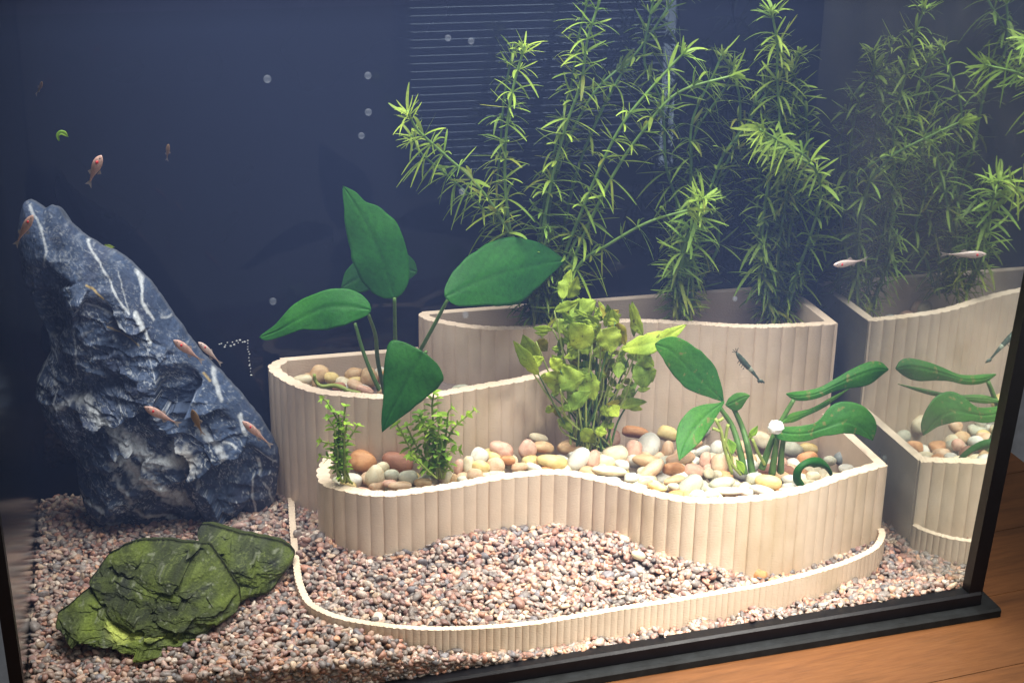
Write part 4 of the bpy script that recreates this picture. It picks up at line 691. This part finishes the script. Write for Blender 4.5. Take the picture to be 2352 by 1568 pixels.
for a, b2, w in [((1085, 1335), (1148, 1255), 22), ((960, 1340), (990, 1440), 34), ((1010, 1470), (1060, 1560), 26), ((1100, 1345), (1090, 1300), 14)]:
    part('leaf', leaf_mesh('leaf', [r5(*a), r5((a[0] + b2[0]) / 2 + 6, (a[1] + b2[1]) / 2), r5(*b2)], [(0, 2), (.5, w), (1, 0)], [(0, 2), (.5, w), (1, 0)], -.16, -.162, M_BUSH, n=10, m=3, wscale=k5), tw)
cl = thing('curled_leaf', 'dark green leaf curled into a ring on pebbles at the right rim', 'leaf', (0.25, -0.175, 0.045))
P = spline(np.array([np.array(at(*r6(x, y), 1, yd)) for x, y, yd in [(1385, 372, -.178), (1352, 330, -.180), (1360, 270, -.181), (1410, 232, -.180), (1470, 228, -.177), (1530, 258, -.173), (1562, 312, -.171)]]), 30)
V = []; 
for i in range(30):
    t = i / 29; c0 = np.mean(P, 0); rad = P[i] - c0; rad /= np.linalg.norm(rad); ww = 0.0032 * math.sin(math.pi * min(1, 0.12 + t * 0.8)) + 0.001
    for k in range(7):
        u = (k - 3) / 3; V.append(P[i] - rad * (u * ww) + np.array([0, -1, .3]) * 0.0035 * (1 - u * u) * 1.0)
F = [(i * 7 + k, i * 7 + k + 1, (i + 1) * 7 + k + 1, (i + 1) * 7 + k) for i in range(29) for k in range(6)]; V = np.array(V); nn = len(V)
part('blade', mesh('blade', np.vstack([V, V + np.array([0, .0005, 0])]), F + [tuple(nn + a for a in f[::-1]) for f in F], [M_SWORD], True, np.ones((2 * nn, 3)) * .8), cl)
sn = at(*r5(1260, 1268), 1, -.172); VV, FF = ico(3); VV = VV * (1 + .22 * vnoise(VV * 3.0, 8)[:, None]) * 0.0052 * np.array([1.1, .9, .95]) + sn
link('egg_clump', mesh('egg_clump', VV, FF, [simple('white_egg', (.75, .75, .72), .4, .5)]), label='small white clump stuck on the broad leaf base above the pebbles', category='egg clump')

# ------------------------------------------------------------------ yellow green plant in the middle
yg = thing('leafy_plant', 'yellow-green ragged leafy plant growing before the tall planter wall in the middle', 'plant', (0.09, -0.1, 0.05))
kc = K / 2.091
YG = [((520, 310), (600, 50), 58, 20, .02), ((575, 300), (650, 110), 20, 50, .012), ((455, 405), (660, 325), 35, 25, .0), ((590, 480), (805, 315), 75, 55, .008), ((770, 690), (585, 500), 90, 70, -.008), ((850, 560), (935, 760), 90, 60, -.012), ((965, 500), (1050, 690), 30, 95, -.01), ((985, 520), (940, 385), 34, 25, 0), ((1010, 720), (1565, 515), 50, 62, -.014), ((1210, 655), (1435, 655), 38, 42, -.005),
      ((1195, 610), (1105, 320), 40, 25, 0), ((1120, 620), (1080, 340), 18, 22, .006), ((325, 940), (108, 650), 45, 32, -.006), ((335, 830), (190, 600), 75, 30, 0), ((235, 860), (370, 790), 40, 30, -.004), ((505, 905), (460, 1095), 65, 95, -.016), ((505, 1060), (718, 945), 115, 40, -.018), ((420, 880), (530, 820), 45, 45, -.014), ((760, 920), (790, 1155), 45, 95, -.010), ((590, 1235), (765, 1075), 60, 30, -.015),
      ((1105, 960), (1310, 900), 80, 75, -.010), ((1180, 745), (1290, 870), 35, 55, -.006), ((1010, 830), (990, 970), 30, 40, -.008), ((530, 1195), (590, 1240), 22, 22, -.012), ((675, 1400), (800, 1505), 40, 50, -.012), ((800, 1395), (900, 1425), 28, 32, -.012), ((870, 1395), (880, 1310), 22, 20, -.008), ((905, 1385), (955, 1340), 18, 16, -.01), ((480, 1310), (610, 1425), 35, 22, -.004), ((865, 1190), (915, 1290), 22, 32, -.008),
      ((930, 1190), (990, 1290), 38, 42, -.006), ((1000, 1215), (1232, 1165), 38, 24, -.006), ((660, 720), (785, 705), 28, 35, -.004), ((560, 760), (690, 690), 38, 35, .0), ((300, 660), (395, 740), 45, 40, .004), ((820, 700), (850, 810), 45, 40, -.006), ((700, 820), (745, 960), 45, 45, .0), ((650, 1000), (745, 1060), 35, 35, .002), ((440, 560), (270, 545), 18, 22, .008), ((400, 590), (285, 585), 14, 16, .006), ((480, 470), (540, 600), 50, 40, .006), ((720, 560), (810, 480), 34, 50, .004),
      ((640, 850), (560, 960), 40, 40, .006), ((1130, 1060), (1010, 1130), 40, 34, -.002), ((380, 1250), (470, 1200), 30, 26, .002), ((1090, 760), (1160, 830), 40, 30, .002), ((900, 880), (960, 800), 30, 34, .004), ((690, 640), (560, 720), 50, 44, .002)]
rl = random.Random(3)
for _ in range(150):
    a_ = rl.uniform(-1, 1); b_ = rl.uniform(0, 1) ** .8; cx_ = 760 + a_ * (190 + 300 * math.sin(math.pi * min(1, b_ * 1.2))) * .85; cy_ = 1400 - 960 * b_; an = math.radians(90 + rl.uniform(-110, 110)); ln_ = rl.uniform(70, 150)
    YG.append(((cx_, cy_), (cx_ + ln_ * math.cos(an), cy_ - ln_ * math.sin(an)), rl.uniform(14, 32), rl.uniform(14, 32), rl.uniform(-.004, .014)))
basep = at(*rc(760, 1500), 1, -0.098)
for i, (a, b2, wl, wr, dy) in enumerate(YG):
    mx, my = (a[0] + b2[0]) / 2, (a[1] + b2[1]) / 2; L = math.hypot(b2[0] - a[0], b2[1] - a[1]); nx, ny = (b2[1] - a[1]) / L, -(b2[0] - a[0]) / L; c = rl.uniform(-.07, .07) * L
    yd = -0.100 + dy; tn = rl.uniform(.85, 1.3); olive = rl.random() < .12
    tint = (tn, tn, tn) if not olive else (tn * .9, tn * .62, tn * .6)
    mid = [rc(*a), rc(mx + nx * c, my + ny * c), rc(*b2)]
    wl *= 1.5 if i < 44 else 1.2; wr *= 1.5 if i < 44 else 1.2
    part('leaf', leaf_mesh('leaf', mid, [(0, 4), (.12, wl * .6), (.35, wl), (.6, wl * .85), (.85, wl * .4), (1, 0)], [(0, 4), (.12, wr * .6), (.35, wr), (.6, wr * .85), (.85, wr * .4), (1, 0)], yd, yd + rl.uniform(-.012, .008), M_LIME, n=18, m=5, cup=rl.uniform(.1, .5), tiltx=rl.uniform(-.35, .35), wave=.18, jag=.16, seed=i, tint=tint, wscale=kc), yg)
    A = at(*rc(*a), 1, yd); mid2 = basep * .45 + A * .55 + np.array([rl.uniform(-.006, .006), rl.uniform(-.004, .004), -.004]); s0 = basep + np.array([rl.uniform(-.016, .016), rl.uniform(-.006, .006), -.006])
    b = MB(); b.tube(spline(np.array([s0, mid2, A]), 14), np.linspace(.0009, .0005, 14), 6)
    if (i < 44 and i % 2 == 0) or i % 5 == 0: part('stem', b.mesh('stem', [M_STALKY if i % 3 else M_STALK], True), yg)
# ------------------------------------------------------------------ small bushy plants
def bush(name, label, stems, y0, seed, lsz, base):
    t = thing(name, label, 'plant', tuple(at(*rb(*base), 1, y0)), 'small bright green bushy plants'); r = random.Random(seed); kb = K / 3.136
    for st, dy in stems:
        P = spline(np.array([at(*rb(*p), 1, y0 + dy) for p in st]), 26); b = MB(); b.tube(P, np.linspace(.0009, .0006, 26), 6); so = part('stem', b.mesh('stem', [M_STALKY], True), t)
        so['org'] = list(t.location)
        Lm = np.linalg.norm(np.diff(P, axis=0), axis=1).sum(); nn = max(3, int(Lm / .0058)); V = []; F = []; C = []
        for j in range(nn + 1):
            f = .22 + .78 * j / nn; P0 = P[int(f * 25)]; T = P[min(25, int(f * 25) + 1)] - P[max(0, int(f * 25) - 1)]; T /= np.linalg.norm(T); a0 = r.uniform(0, 3.14) + j * 1.57
            u = np.cross(T, [0.2, .9, .1]); u /= np.linalg.norm(u); w = np.cross(T, u)
            for sgn in (0, math.pi) + ((1.57, 4.71) if j == nn else ()):
                a = a0 + sgn; D = math.cos(a) * u + math.sin(a) * w; ln = lsz * r.uniform(.7, 1.15) * (0.75 if j == nn else 1); el = r.uniform(.2, .8); D = D * math.cos(el) + T * math.sin(el); S_ = np.cross(D, T); S_ /= np.linalg.norm(S_); Nn = np.cross(S_, D); q0 = len(V)
                tn = r.uniform(.75, 1.2)
                for i in range(7):
                    s = i / 6; wd = ln * .30 * math.sin(math.pi * (s ** .8)) ** .8 if 0 < s < 1 else ln * .02; ctr = P0 + D * ln * s - np.array([0, 0, 1]) * ln * .25 * s * s
                    for uu in (-1, 0, 1): V.append(ctr + S_ * uu * wd + Nn * abs(uu) * wd * .25); C.append((tn, tn, tn))
                for i in range(6):
                    for k in range(2): F.append((q0 + i * 3 + k, q0 + i * 3 + k + 1, q0 + i * 3 + k + 4, q0 + i * 3 + k + 3))
        me = mesh('leaves', V, F, [M_BUSH], True, np.array(C)); part('leaves', me, so, kind='stuff')
    return t
bush('bushy_plant', 'thin small-leaved green plant at the left corner of the low planter', [([(330, 1330), (280, 1000), (280, 700), (195, 540)], 0), ([(360, 1330), (300, 1000), (330, 640), (190, 350), (130, 300)], .004), ([(400, 1340), (400, 1050), (400, 800), (430, 620)], -.003), ([(440, 1340), (340, 1080), (350, 700), (320, 480)], .003), ([(470, 1350), (420, 1150), (410, 900), (560, 640)], .004), ([(500, 1360), (330, 1150), (300, 900), (120, 830)], -.002), ([(420, 1350), (380, 900), (400, 500), (410, 400)], .006), ([(380, 1350), (300, 1180), (270, 1060), (110, 1020)], -.004)], -0.126, 1, .0066, (400, 1330))
bush('bushy_plant', 'fuller small-leaved bright green plant beneath the dark hanging leaf', [([(1560, 1300), (1560, 1100), (1620, 850), (1500, 700), (1390, 610)], -.003), ([(1760, 1210), (1650, 1000), (1760, 680), (2020, 440)], 0), ([(1560, 1280), (1240, 930), (1130, 740), (1060, 620)], .002), ([(1600, 1280), (1530, 1000), (1520, 700), (1500, 400), (1520, 230)], .006), ([(1650, 1280), (1640, 1000), (1680, 700), (1700, 480), (1740, 420)], .003), ([(1600, 1300), (1450, 1000), (1440, 750), (1330, 560)], 0), ([(1620, 1300), (1560, 950), (1580, 700), (1600, 520)], -.004), ([(1560, 1300), (1400, 1050), (1280, 850), (1180, 640)], .004), ([(1560, 1300), (1430, 1180), (1330, 1080), (1230, 1000)], -.008), ([(1640, 1300), (1700, 1100), (1700, 960), (1830, 940)], -.005), ([(1600, 1300), (1480, 900), (1400, 700), (1350, 480)], .005), ([(1620, 1300), (1610, 1000), (1560, 850), (1480, 620)], .0)], -0.122, 2, .0080, (1580, 1280))

# ------------------------------------------------------------------ tall stem plants
def whorl_leaves(P, y_r, seed, llen, nper=7, spacing=.0115, bright=1.0, droop=.5, tip=True, start=.05, old=0.0):
    r = random.Random(seed); S = spline(P, 160); L = np.linalg.norm(np.diff(S, axis=0), axis=1); cl_ = np.concatenate([[0], np.cumsum(L)]); V = []; F = []; C = []; s = cl_[-1] * start; nodes = []
    while s < cl_[-1] - .002: nodes.append(s); s += spacing * r.uniform(.65, 1.3)
    nodes.append(cl_[-1] - .001); 
    if tip: nodes += [cl_[-1] - .004]
    for ni, sv in enumerate(nodes):
        i = min(158, int(np.searchsorted(cl_, sv))); P0 = S[i]; T = S[i + 1] - S[max(0, i - 1)]; T /= np.linalg.norm(T); u = np.cross(T, [.25, .9, .3]); u /= np.linalg.norm(u); w = np.cross(T, u); a0 = r.uniform(0, 6.28); f = sv / cl_[-1]; top = f > .93
        for k in range(nper):
            a = a0 + 6.283 * k / nper + r.uniform(-.35, .35); el = r.uniform(-.1, .75) if not top else r.uniform(.4, 1.0); D = (math.cos(a) * u + math.sin(a) * w) * math.cos(el) + T * math.sin(el)
            ln = llen * r.uniform(.55, 1.2) * (.85 if top else 1); wd = ln * r.uniform(.040, .064); S_ = np.cross(D, T); S_ /= np.linalg.norm(S_) + 1e-9; cur = r.uniform(-.15, 1.0) * droop; side = r.uniform(-.25, .25); q0 = len(V)
            isold = r.random() < old * (1 - f); tn = min(1.25, bright) * r.uniform(.7, 1.15) * (.95 + .12 * f); tint = (tn, tn, tn) if not isold else (tn * .85, tn * .68, tn * .6)
            for j in range(7):
                t = j / 6; ww = wd * (math.sin(math.pi * (.12 + .80 * t)) ** .7) * (1 if j < 6 else .7); c = P0 + D * ln * t - np.array([0, 0, 1.]) * ln * cur * t * t + S_ * side * ln * t * t
                for uu in (-1, 1): V.append(c + S_ * uu * ww); C.append(tint)
            for j in range(6): F.append((q0 + j * 2, q0 + j * 2 + 1, q0 + j * 2 + 3, q0 + j * 2 + 2))
    return V, F, C
GS = 'feathery stem plants in the tallest planter'
def stem_plant(label, base, stems, seed):
    t = thing('stem_plant', label, 'plant', tuple(base), GS)
    rs_ = random.Random(seed * 11); extra = []
    for pts, ys, opt in stems:
        if opt.get('sp', 1) < .008 or len(pts) < 5 or len(extra) >= 3: continue
        ox, ex = rs_.uniform(-14, 14), rs_.uniform(-60, 60); top = rs_.uniform(.0, .25)
        q = [(x + ox + ex * (i / len(pts)) ** 1.5 + rs_.uniform(-8, 8), y + (740 - y) * top * .5) for i, (x, y) in enumerate(pts)]
        extra.append((q, (ys[0] + .008, min(-.008, ys[1] + .016)), dict(b=.8, r=.0010, d=1.0, l=.019)))
    stems = stems + extra
    for i, (pts, ys, opt) in enumerate(stems):
        y = np.linspace(ys[0], ys[1], len(pts)); P = np.array([at(px, py, 1, yy) for (px, py), yy in zip(pts, y)]); Q = spline(P, 60); b = MB(); rr = opt.get('r', .0012); b.tube(Q, np.linspace(rr * 1.15, rr * .75, 60), 7)
        so = part('stem', b.mesh('stem', [M_STALK if opt.get('b', 1) < .9 else M_STALKG], True), t); so['org'] = list(t.location)
        V, F, C = whorl_leaves(P, ys, seed * 50 + i, opt.get('l', .0215), opt.get('n', 7), opt.get('sp', .0122), opt.get('b', 1.0), opt.get('d', .75), True, opt.get('s0', .03), opt.get('old', .3))
        part('leaves', mesh('leaves', V, F, [M_STEMLEAF], True, np.array(C)), so, kind='stuff')
    return t
M_STALKG = simple('bright_stalk', (0.14, 0.24, 0.05), 0.5, 0.3, nz=200)
stem_plant('feathery stem plant bunch at the left planter end, one stem bending far left', at(1240, 735, 1, -.03), [
    ([(1235, 745), (1205, 640), (1160, 520), (1095, 425), (1020, 355), (960, 300), (935, 255)], (-.03, -.05), dict(b=.95, old=.5)), ([(1240, 740), (1190, 620), (1165, 480), (1160, 350), (1175, 220), (1205, 105)], (-.03, -.035), dict(b=1.1)),
    ([(1245, 740), (1240, 600), (1262, 440), (1300, 290), (1335, 190), (1350, 90), (1385, -20)], (-.03, -.04), dict(b=1.1)), ([(1255, 745), (1255, 600), (1262, 480), (1290, 360), (1360, 220), (1430, 150)], (-.025, -.01), dict(b=.7)),
    ([(1260, 740), (1285, 620), (1330, 500), (1385, 370), (1440, 270), (1530, 165), (1575, 118)], (-.03, -.06), dict(b=1.15)), ([(1270, 740), (1300, 640), (1350, 520), (1410, 400), (1470, 310), (1555, 215), (1690, 172)], (-.035, -.065), dict(b=1.1)),
    ([(1265, 740), (1290, 560), (1330, 380), (1410, 200), (1500, 70), (1560, -20)], (-.02, -.005), dict(b=.6)), ([(1275, 740), (1330, 610), (1400, 560), (1490, 510), (1590, 480)], (-.04, -.075), dict(b=1.1, old=.5)),
    ([(1230, 740), (1235, 690), (1245, 610), (1258, 520)], (-.035, -.04), dict(b=.95, sp=.006, n=8, l=.012, d=1.1, old=.8, s0=.0)), ([(1250, 740), (1270, 680), (1300, 600), (1340, 520)], (-.035, -.04), dict(b=.9, sp=.006, n=8, l=.012, d=1.1, old=.8, s0=.0))], 1)
stem_plant('bright-tipped feathery stem plant bunch in the middle of the tallest planter', at(1565, 715, 1, -.03), [
    ([(1560, 720), (1560, 640), (1575, 560), (1600, 500), (1615, 455)], (-.04, -.07), dict(b=1.2, n=8, sp=.010, l=.022, old=.3)), ([(1570, 720), (1575, 600), (1620, 470), (1660, 360), (1720, 280), (1770, 200)], (-.03, -.02), dict(b=.85)),
    ([(1565, 720), (1560, 560), (1585, 420), (1590, 280), (1640, 170), (1660, 120)], (-.025, -.015), dict(b=.75)), ([(1560, 720), (1565, 600), (1555, 470), (1530, 380), (1520, 240), (1480, 140), (1500, 0)], (-.02, -.01), dict(b=.6)),
    ([(1555, 725), (1550, 670), (1552, 610)], (-.04, -.05), dict(b=1.1, sp=.005, n=9, l=.013, d=1.3, old=.8, s0=.0)), ([(1580, 725), (1590, 670), (1590, 600)], (-.04, -.045), dict(b=1.1, sp=.005, n=9, l=.013, d=1.3, old=.8, s0=.0)), ([(1575, 720), (1610, 640), (1650, 560), (1640, 440), (1690, 330), (1700, 240), (1680, 150)], (-.02, -.015), dict(b=.75))], 2)
stem_plant('dense feathery stem plant bunch at the right end of the tallest planter', at(1780, 725, 1, -.03), [
    ([(1760, 730), (1745, 640), (1750, 540), (1765, 420), (1790, 300), (1785, 180), (1785, 100), (1772, 25)], (-.03, -.035), dict(b=.95, sp=.0095, n=8)), ([(1790, 730), (1825, 640), (1862, 540), (1885, 440), (1860, 370), (1800, 330), (1745, 298)], (-.03, -.075), dict(b=1.15)),
    ([(1785, 730), (1800, 620), (1820, 500), (1850, 380), (1850, 260), (1820, 160)], (-.025, -.02), dict(b=.8, sp=.0095)), ([(1775, 730), (1770, 620), (1740, 500), (1745, 380), (1720, 280), (1765, 180)], (-.02, -.015), dict(b=.75, sp=.0095)),
    ([(1770, 730), (1765, 680), (1755, 610), (1755, 560)], (-.035, -.04), dict(b=1.1, sp=.006, n=8, l=.014, d=1.2, old=.6, s0=.0)), ([(1800, 735), (1815, 690), (1835, 620)], (-.035, -.04), dict(b=1.05, sp=.007, n=7, l=.013, d=1.2, old=.6, s0=.0)),
    ([(1780, 730), (1790, 560), (1810, 420), (1790, 345)], (-.03, -.06), dict(b=.8, sp=.008, n=9, l=.014, old=2.0)), ([(1785, 725), (1800, 560), (1790, 400), (1800, 250), (1835, 120)], (-.02, -.02), dict(b=.7, sp=.0095, n=8))], 3)

# ------------------------------------------------------------------ fish, shrimp and drifting bits
M_FISH = simple('pinkish_scales', (0.50, 0.30, 0.25), .35, .5, nz=300, var=.3); M_FISHP = simple('pale_scales', (0.55, 0.42, 0.38), .3, .5, nz=300, var=.2); M_FISHD = simple('dull_scales', (0.22, 0.13, 0.06), .4, .4, nz=300)
M_RED = simple('red_gill', (0.65, 0.04, 0.05), .35, .5); M_EYE = simple('black_eye', (0.01, 0.01, 0.01), .15, .6); M_EYEW = simple('silver_eye_ring', (.6, .6, .6), .3, .5)
m, nt, p, out = newmat('clear_fin'); p.inputs['Base Color'].default_value = (.45, .38, .34, 1); p.inputs['Alpha'].default_value = .55; M_FIN = m
def fish(head, tail, y0, y1, hw, mat, label, red=True, name='fish', group='small fish'):
    A = at(*head, 1, y0); B = at(*tail, 1, y1); L = np.linalg.norm(B - A); D = (B - A) / L; up = np.array([0, 0, 1.]); 
    if abs(D @ up) > .8: up = np.cross(D, CR[2]); 
    side = np.cross(D, up); side /= np.linalg.norm(side); up = np.cross(side, D); s = mscale(A); h = hw * s
    t = thing(name, label, 'fish', tuple((A + B) / 2), group); n = 22; V = []
    prof = lambda f: max(.06, (math.sin(math.pi * min(1, f * 1.25) ** .62) if f < .8 else .0) ** .8) if f < .78 else .30 * (1 - (f - .78) * 1.2)
    def pr(f):
        pts = [(0, .06), (.05, .42), (.14, .78), (.28, 1), (.42, .95), (.6, .66), (.75, .38), (.85, .24), (.93, .22), (1, .12)]; return np.interp(f, [a for a, _ in pts], [b_ for _, b_ in pts])
    for i in range(n):
        f = i / (n - 1); c = A + D * L * .84 * f + side * h * .35 * math.sin(3.1 * f); r = pr(f) * h
        for k in range(12): a = 6.2832 * k / 12; V.append(c + up * math.sin(a) * r + side * math.cos(a) * r * .55)
    F = [(i * 12 + k, i * 12 + (k + 1) % 12, (i + 1) * 12 + (k + 1) % 12, (i + 1) * 12 + k) for i in range(n - 1) for k in range(12)] + [tuple(range(12))[::-1], tuple((n - 1) * 12 + k for k in range(12))]
    part('body', mesh('body', V, F, [mat], True), t)
    def fin(nm, pts):
        b = MB(); o = side * .0001; k = len(pts); b.add([q + o for q in pts] + [q - o for q in pts], [tuple(range(k)), tuple(range(k, 2 * k))[::-1]] + [(i, (i + 1) % k, k + (i + 1) % k, k + i) for i in range(k)]); part(nm, b.mesh(nm, [M_FIN]), t)
    T0 = A + D * L * .82; fin('tail_fin', [T0 + up * h * .2, T0 + D * L * .18 + up * h * .75, T0 + D * L * .11, T0 + D * L * .17 - up * h * .75, T0 - up * h * .2])
    Q = A + D * L * .40 + up * h * .85; fin('dorsal_fin', [Q, Q + D * L * .08 + up * h * .55, Q + D * L * .16 - up * h * .15])
    Q = A + D * L * .50 - up * h * .75; fin('anal_fin', [Q, Q + D * L * .10 - up * h * .5, Q + D * L * .16 + up * h * .2])
    for sg in (-1, 1):
        e = A + D * L * .085 + up * h * .1 + side * (sg * h * .24 + h * .35 * math.sin(.3)); EV, EF = ico(2); part('eye', mesh('eye', EV * h * .17 + e, EF, [M_EYE], True), t)
        if red: g = A + D * L * .20 + side * (sg * h * .42 + h * .35 * math.sin(.7)); part('gill', mesh('gill', EV * h * np.array([.38, .38, .38]) * np.array([1, .6, 1]) + g, EF, [M_RED], True), t)
    return t
fish((233, 357), (202, 428), -.17, -.165, 12, M_FISH, 'pinkish fish swimming nose up above the tall rock', name='fish')
fish((76, 494), (34, 566), -.19, -.185, 10, M_FISH, 'pink fish at an angle before the tip of the tall rock')
fish((97, 188), (82, 219), -.06, -.05, 5, M_FISHD, 'dim brownish fish high in the dark left corner', red=False)
fish((387, 331), (383, 370), -.06, -.055, 5, M_FISHD, 'dim olive fish hanging upright in the dark water right of the pinkish fish', red=False)
fish((398, 781), (468, 832), -.17, -.16, 10, M_FISH, 'pink fish with a red gill crossing the upper edge of the tall rock')
fish((455, 786), (510, 838), -.155, -.14, 8, M_FISHP, 'paler fish just right of another at the slope of the tall rock')
fish((331, 934), (415, 976), -.18, -.17, 10, M_FISH, 'pink fish with a red gill before the white band of the tall rock')
fish((441, 940), (466, 1000), -.17, -.16, 9, M_FISHD, 'tan fish nose up before the right side of the white band', red=False)
fish((556, 967), (626, 1026), -.17, -.155, 9, M_FISH, 'pink fish with a red gill near the lower right edge of the tall rock')
fish((1914, 609), (1992, 596), -.16, -.15, 9, M_FISHP, 'silvery pink fish beside the top corner of the tallest planter')
# shrimp
M_SHR = simple('dark_shrimp_shell', (0.045, 0.065, 0.045), .4, .4, nz=400, var=.5); M_SHB = simple('pale_shrimp_band', (.25, .27, .2), .4, .4)
sh = thing('shrimp', 'small dark green shrimp with a pale band swimming before the tallest planter wall', 'shrimp', tuple(at(1720, 840, 1, -.13)))
Psh = spline(np.array([at(*r5(x, y), 1, -.13) for x, y in [(1012, 800), (1050, 850), (1095, 900), (1125, 935), (1150, 965)]]), 26); s = mscale(Psh[0])
prf = np.interp(np.linspace(0, 1, 26), [0, .08, .3, .55, .8, 1], [.25, .7, 1, .85, .5, .3]) * 20 * k5 * s * (1 + .06 * np.sin(np.linspace(0, 50, 26)))
b = MB(); b.tube(Psh[:15], prf[:15], 10); part('carapace', b.mesh('carapace', [M_SHR], True), sh)
b = MB(); b.tube(Psh[14:18], prf[14:18] * 1.02, 10); part('band', b.mesh('band', [M_SHB], True), sh)
b = MB(); b.tube(Psh[17:], prf[17:], 10); part('abdomen', b.mesh('abdomen', [M_SHR], True), sh)
for a in (-.5, 0, .5):
    e = Psh[-1]; d = Psh[-1] - Psh[-4]; d /= np.linalg.norm(d); sd = CR[0] * math.sin(a) + 0; q = e + (d + CR[0] * a * .9) * .0042; b = MB(); b.tube([e, (e + q) / 2, q], [.0005, .0011, .0005], 6); part('tail_fan', b.mesh('tail_fan', [M_SHR], True), sh)
for k, (dx, dy) in enumerate([(-22, -18), (-4, -26), (-26, -4), (12, -30)]):
    q = at(*r5(1012 + dx, 800 + dy), 1, -.133); b = MB(); b.tube([Psh[0], (Psh[0] + q) / 2, q], .00025, 5); part('antenna', b.mesh('antenna', [M_SHR], True), sh)
for k in range(4):
    q0 = Psh[5 + 2 * k]; q1 = q0 + (-CR[0] * .0022 + CR[1] * .0036); b = MB(); b.tube([q0, q1], .00025, 5); part('leg', b.mesh('leg', [M_SHR], True), sh)
# floating leaf scrap
fl = link('leaf_scrap', leaf_mesh('leaf_scrap', [(136, 324), (133, 312), (142, 306), (157, 315)], [(0, 2), (.4, 6), (.7, 7), (1, 0)], [(0, 1), (.4, 3), (.7, 4), (1, 0)], -.12, -.12, M_BUSH, n=14, m=3), label='bent light green leaf scrap floating in the dark left water', category='leaf')
fl = link('leaf_scrap', leaf_mesh('leaf_scrap', [(240, 562), (252, 566), (264, 568)], [(0, 1), (.5, 4), (1, 0)], [(0, 1), (.5, 4), (1, 0)], -.03, -.03, M_LIME, n=8, m=2), label='tiny brownish leaf scrap behind the slope of the tall rock', category='leaf')
# faint bubbles in the water
m, nt, p, out = newmat('pale_bubble'); p.inputs['Base Color'].default_value = (.75, .82, .95, 1); p.inputs['Alpha'].default_value = .05; p.inputs['Roughness'].default_value = .9; p.inputs['Specular IOR Level'].default_value = 0.05; M_DROP = m
EV, EF = ico(3)
for px, py, r, w in [(614, 182, 11, 'highest on the left, in open water'), (845, 174, 10, 'topmost of three in a column'), (846, 258, 10, 'middle of three in a column'), (830, 312, 9, 'lowest of three in a column'), (1029, 88, 9, 'left of two near the top'), (1082, 95, 9, 'right of two near the top'), (627, 692, 10, 'beside the left-reaching dark leaf'), (1688, 686, 7, 'before the tallest planter rear wall'), (1069, 723, 9, 'before the tallest planter left end'), (1061, 440, 9, 'left of the bending feathery stem')]:
    P = at(px, py, 1, -.150); s = mscale(P)
    link('air_bubble', mesh('air_bubble', EV * r * .85 * s + P, EF, [M_DROP]), label=f'faint pale round bubble drifting in the water, {w}', category='bubble', group='pale bubbles drifting in the water')
# line of tiny pale eggs on the back panel
V = []; F = []; o = 0; e2, f2 = ico(1); rr = random.Random(4)
for k in range(26):
    if k < 13: px, py = 505 + k * 4.6 + rr.uniform(-2, 2), 795 - k * .9 + rr.uniform(-6, 6)
    else: px, py = 568 + (k - 13) * .7 + rr.uniform(-1.5, 1.5), 782 + (k - 13) * 6.5 + rr.uniform(-2, 2)
    P = at(px, py, 1, YB - .001); V.append(e2 * .0005 * rr.uniform(.7, 1.5) * np.array([1.4, .6, 1]) + P); F.append(f2 + o); o += len(e2)
link('snail_eggs', mesh('snail_eggs', np.vstack(V), np.vstack(F), [simple('pale_egg', (.6, .6, .58), .5, .4)]), kind='stuff', label='rows of tiny pale specks on the back panel right of the tall rock', category='eggs')
print('tris', sum(len(o.data.polygons) for o in scene.objects if o.type == 'MESH'), 'objs', len(scene.objects))
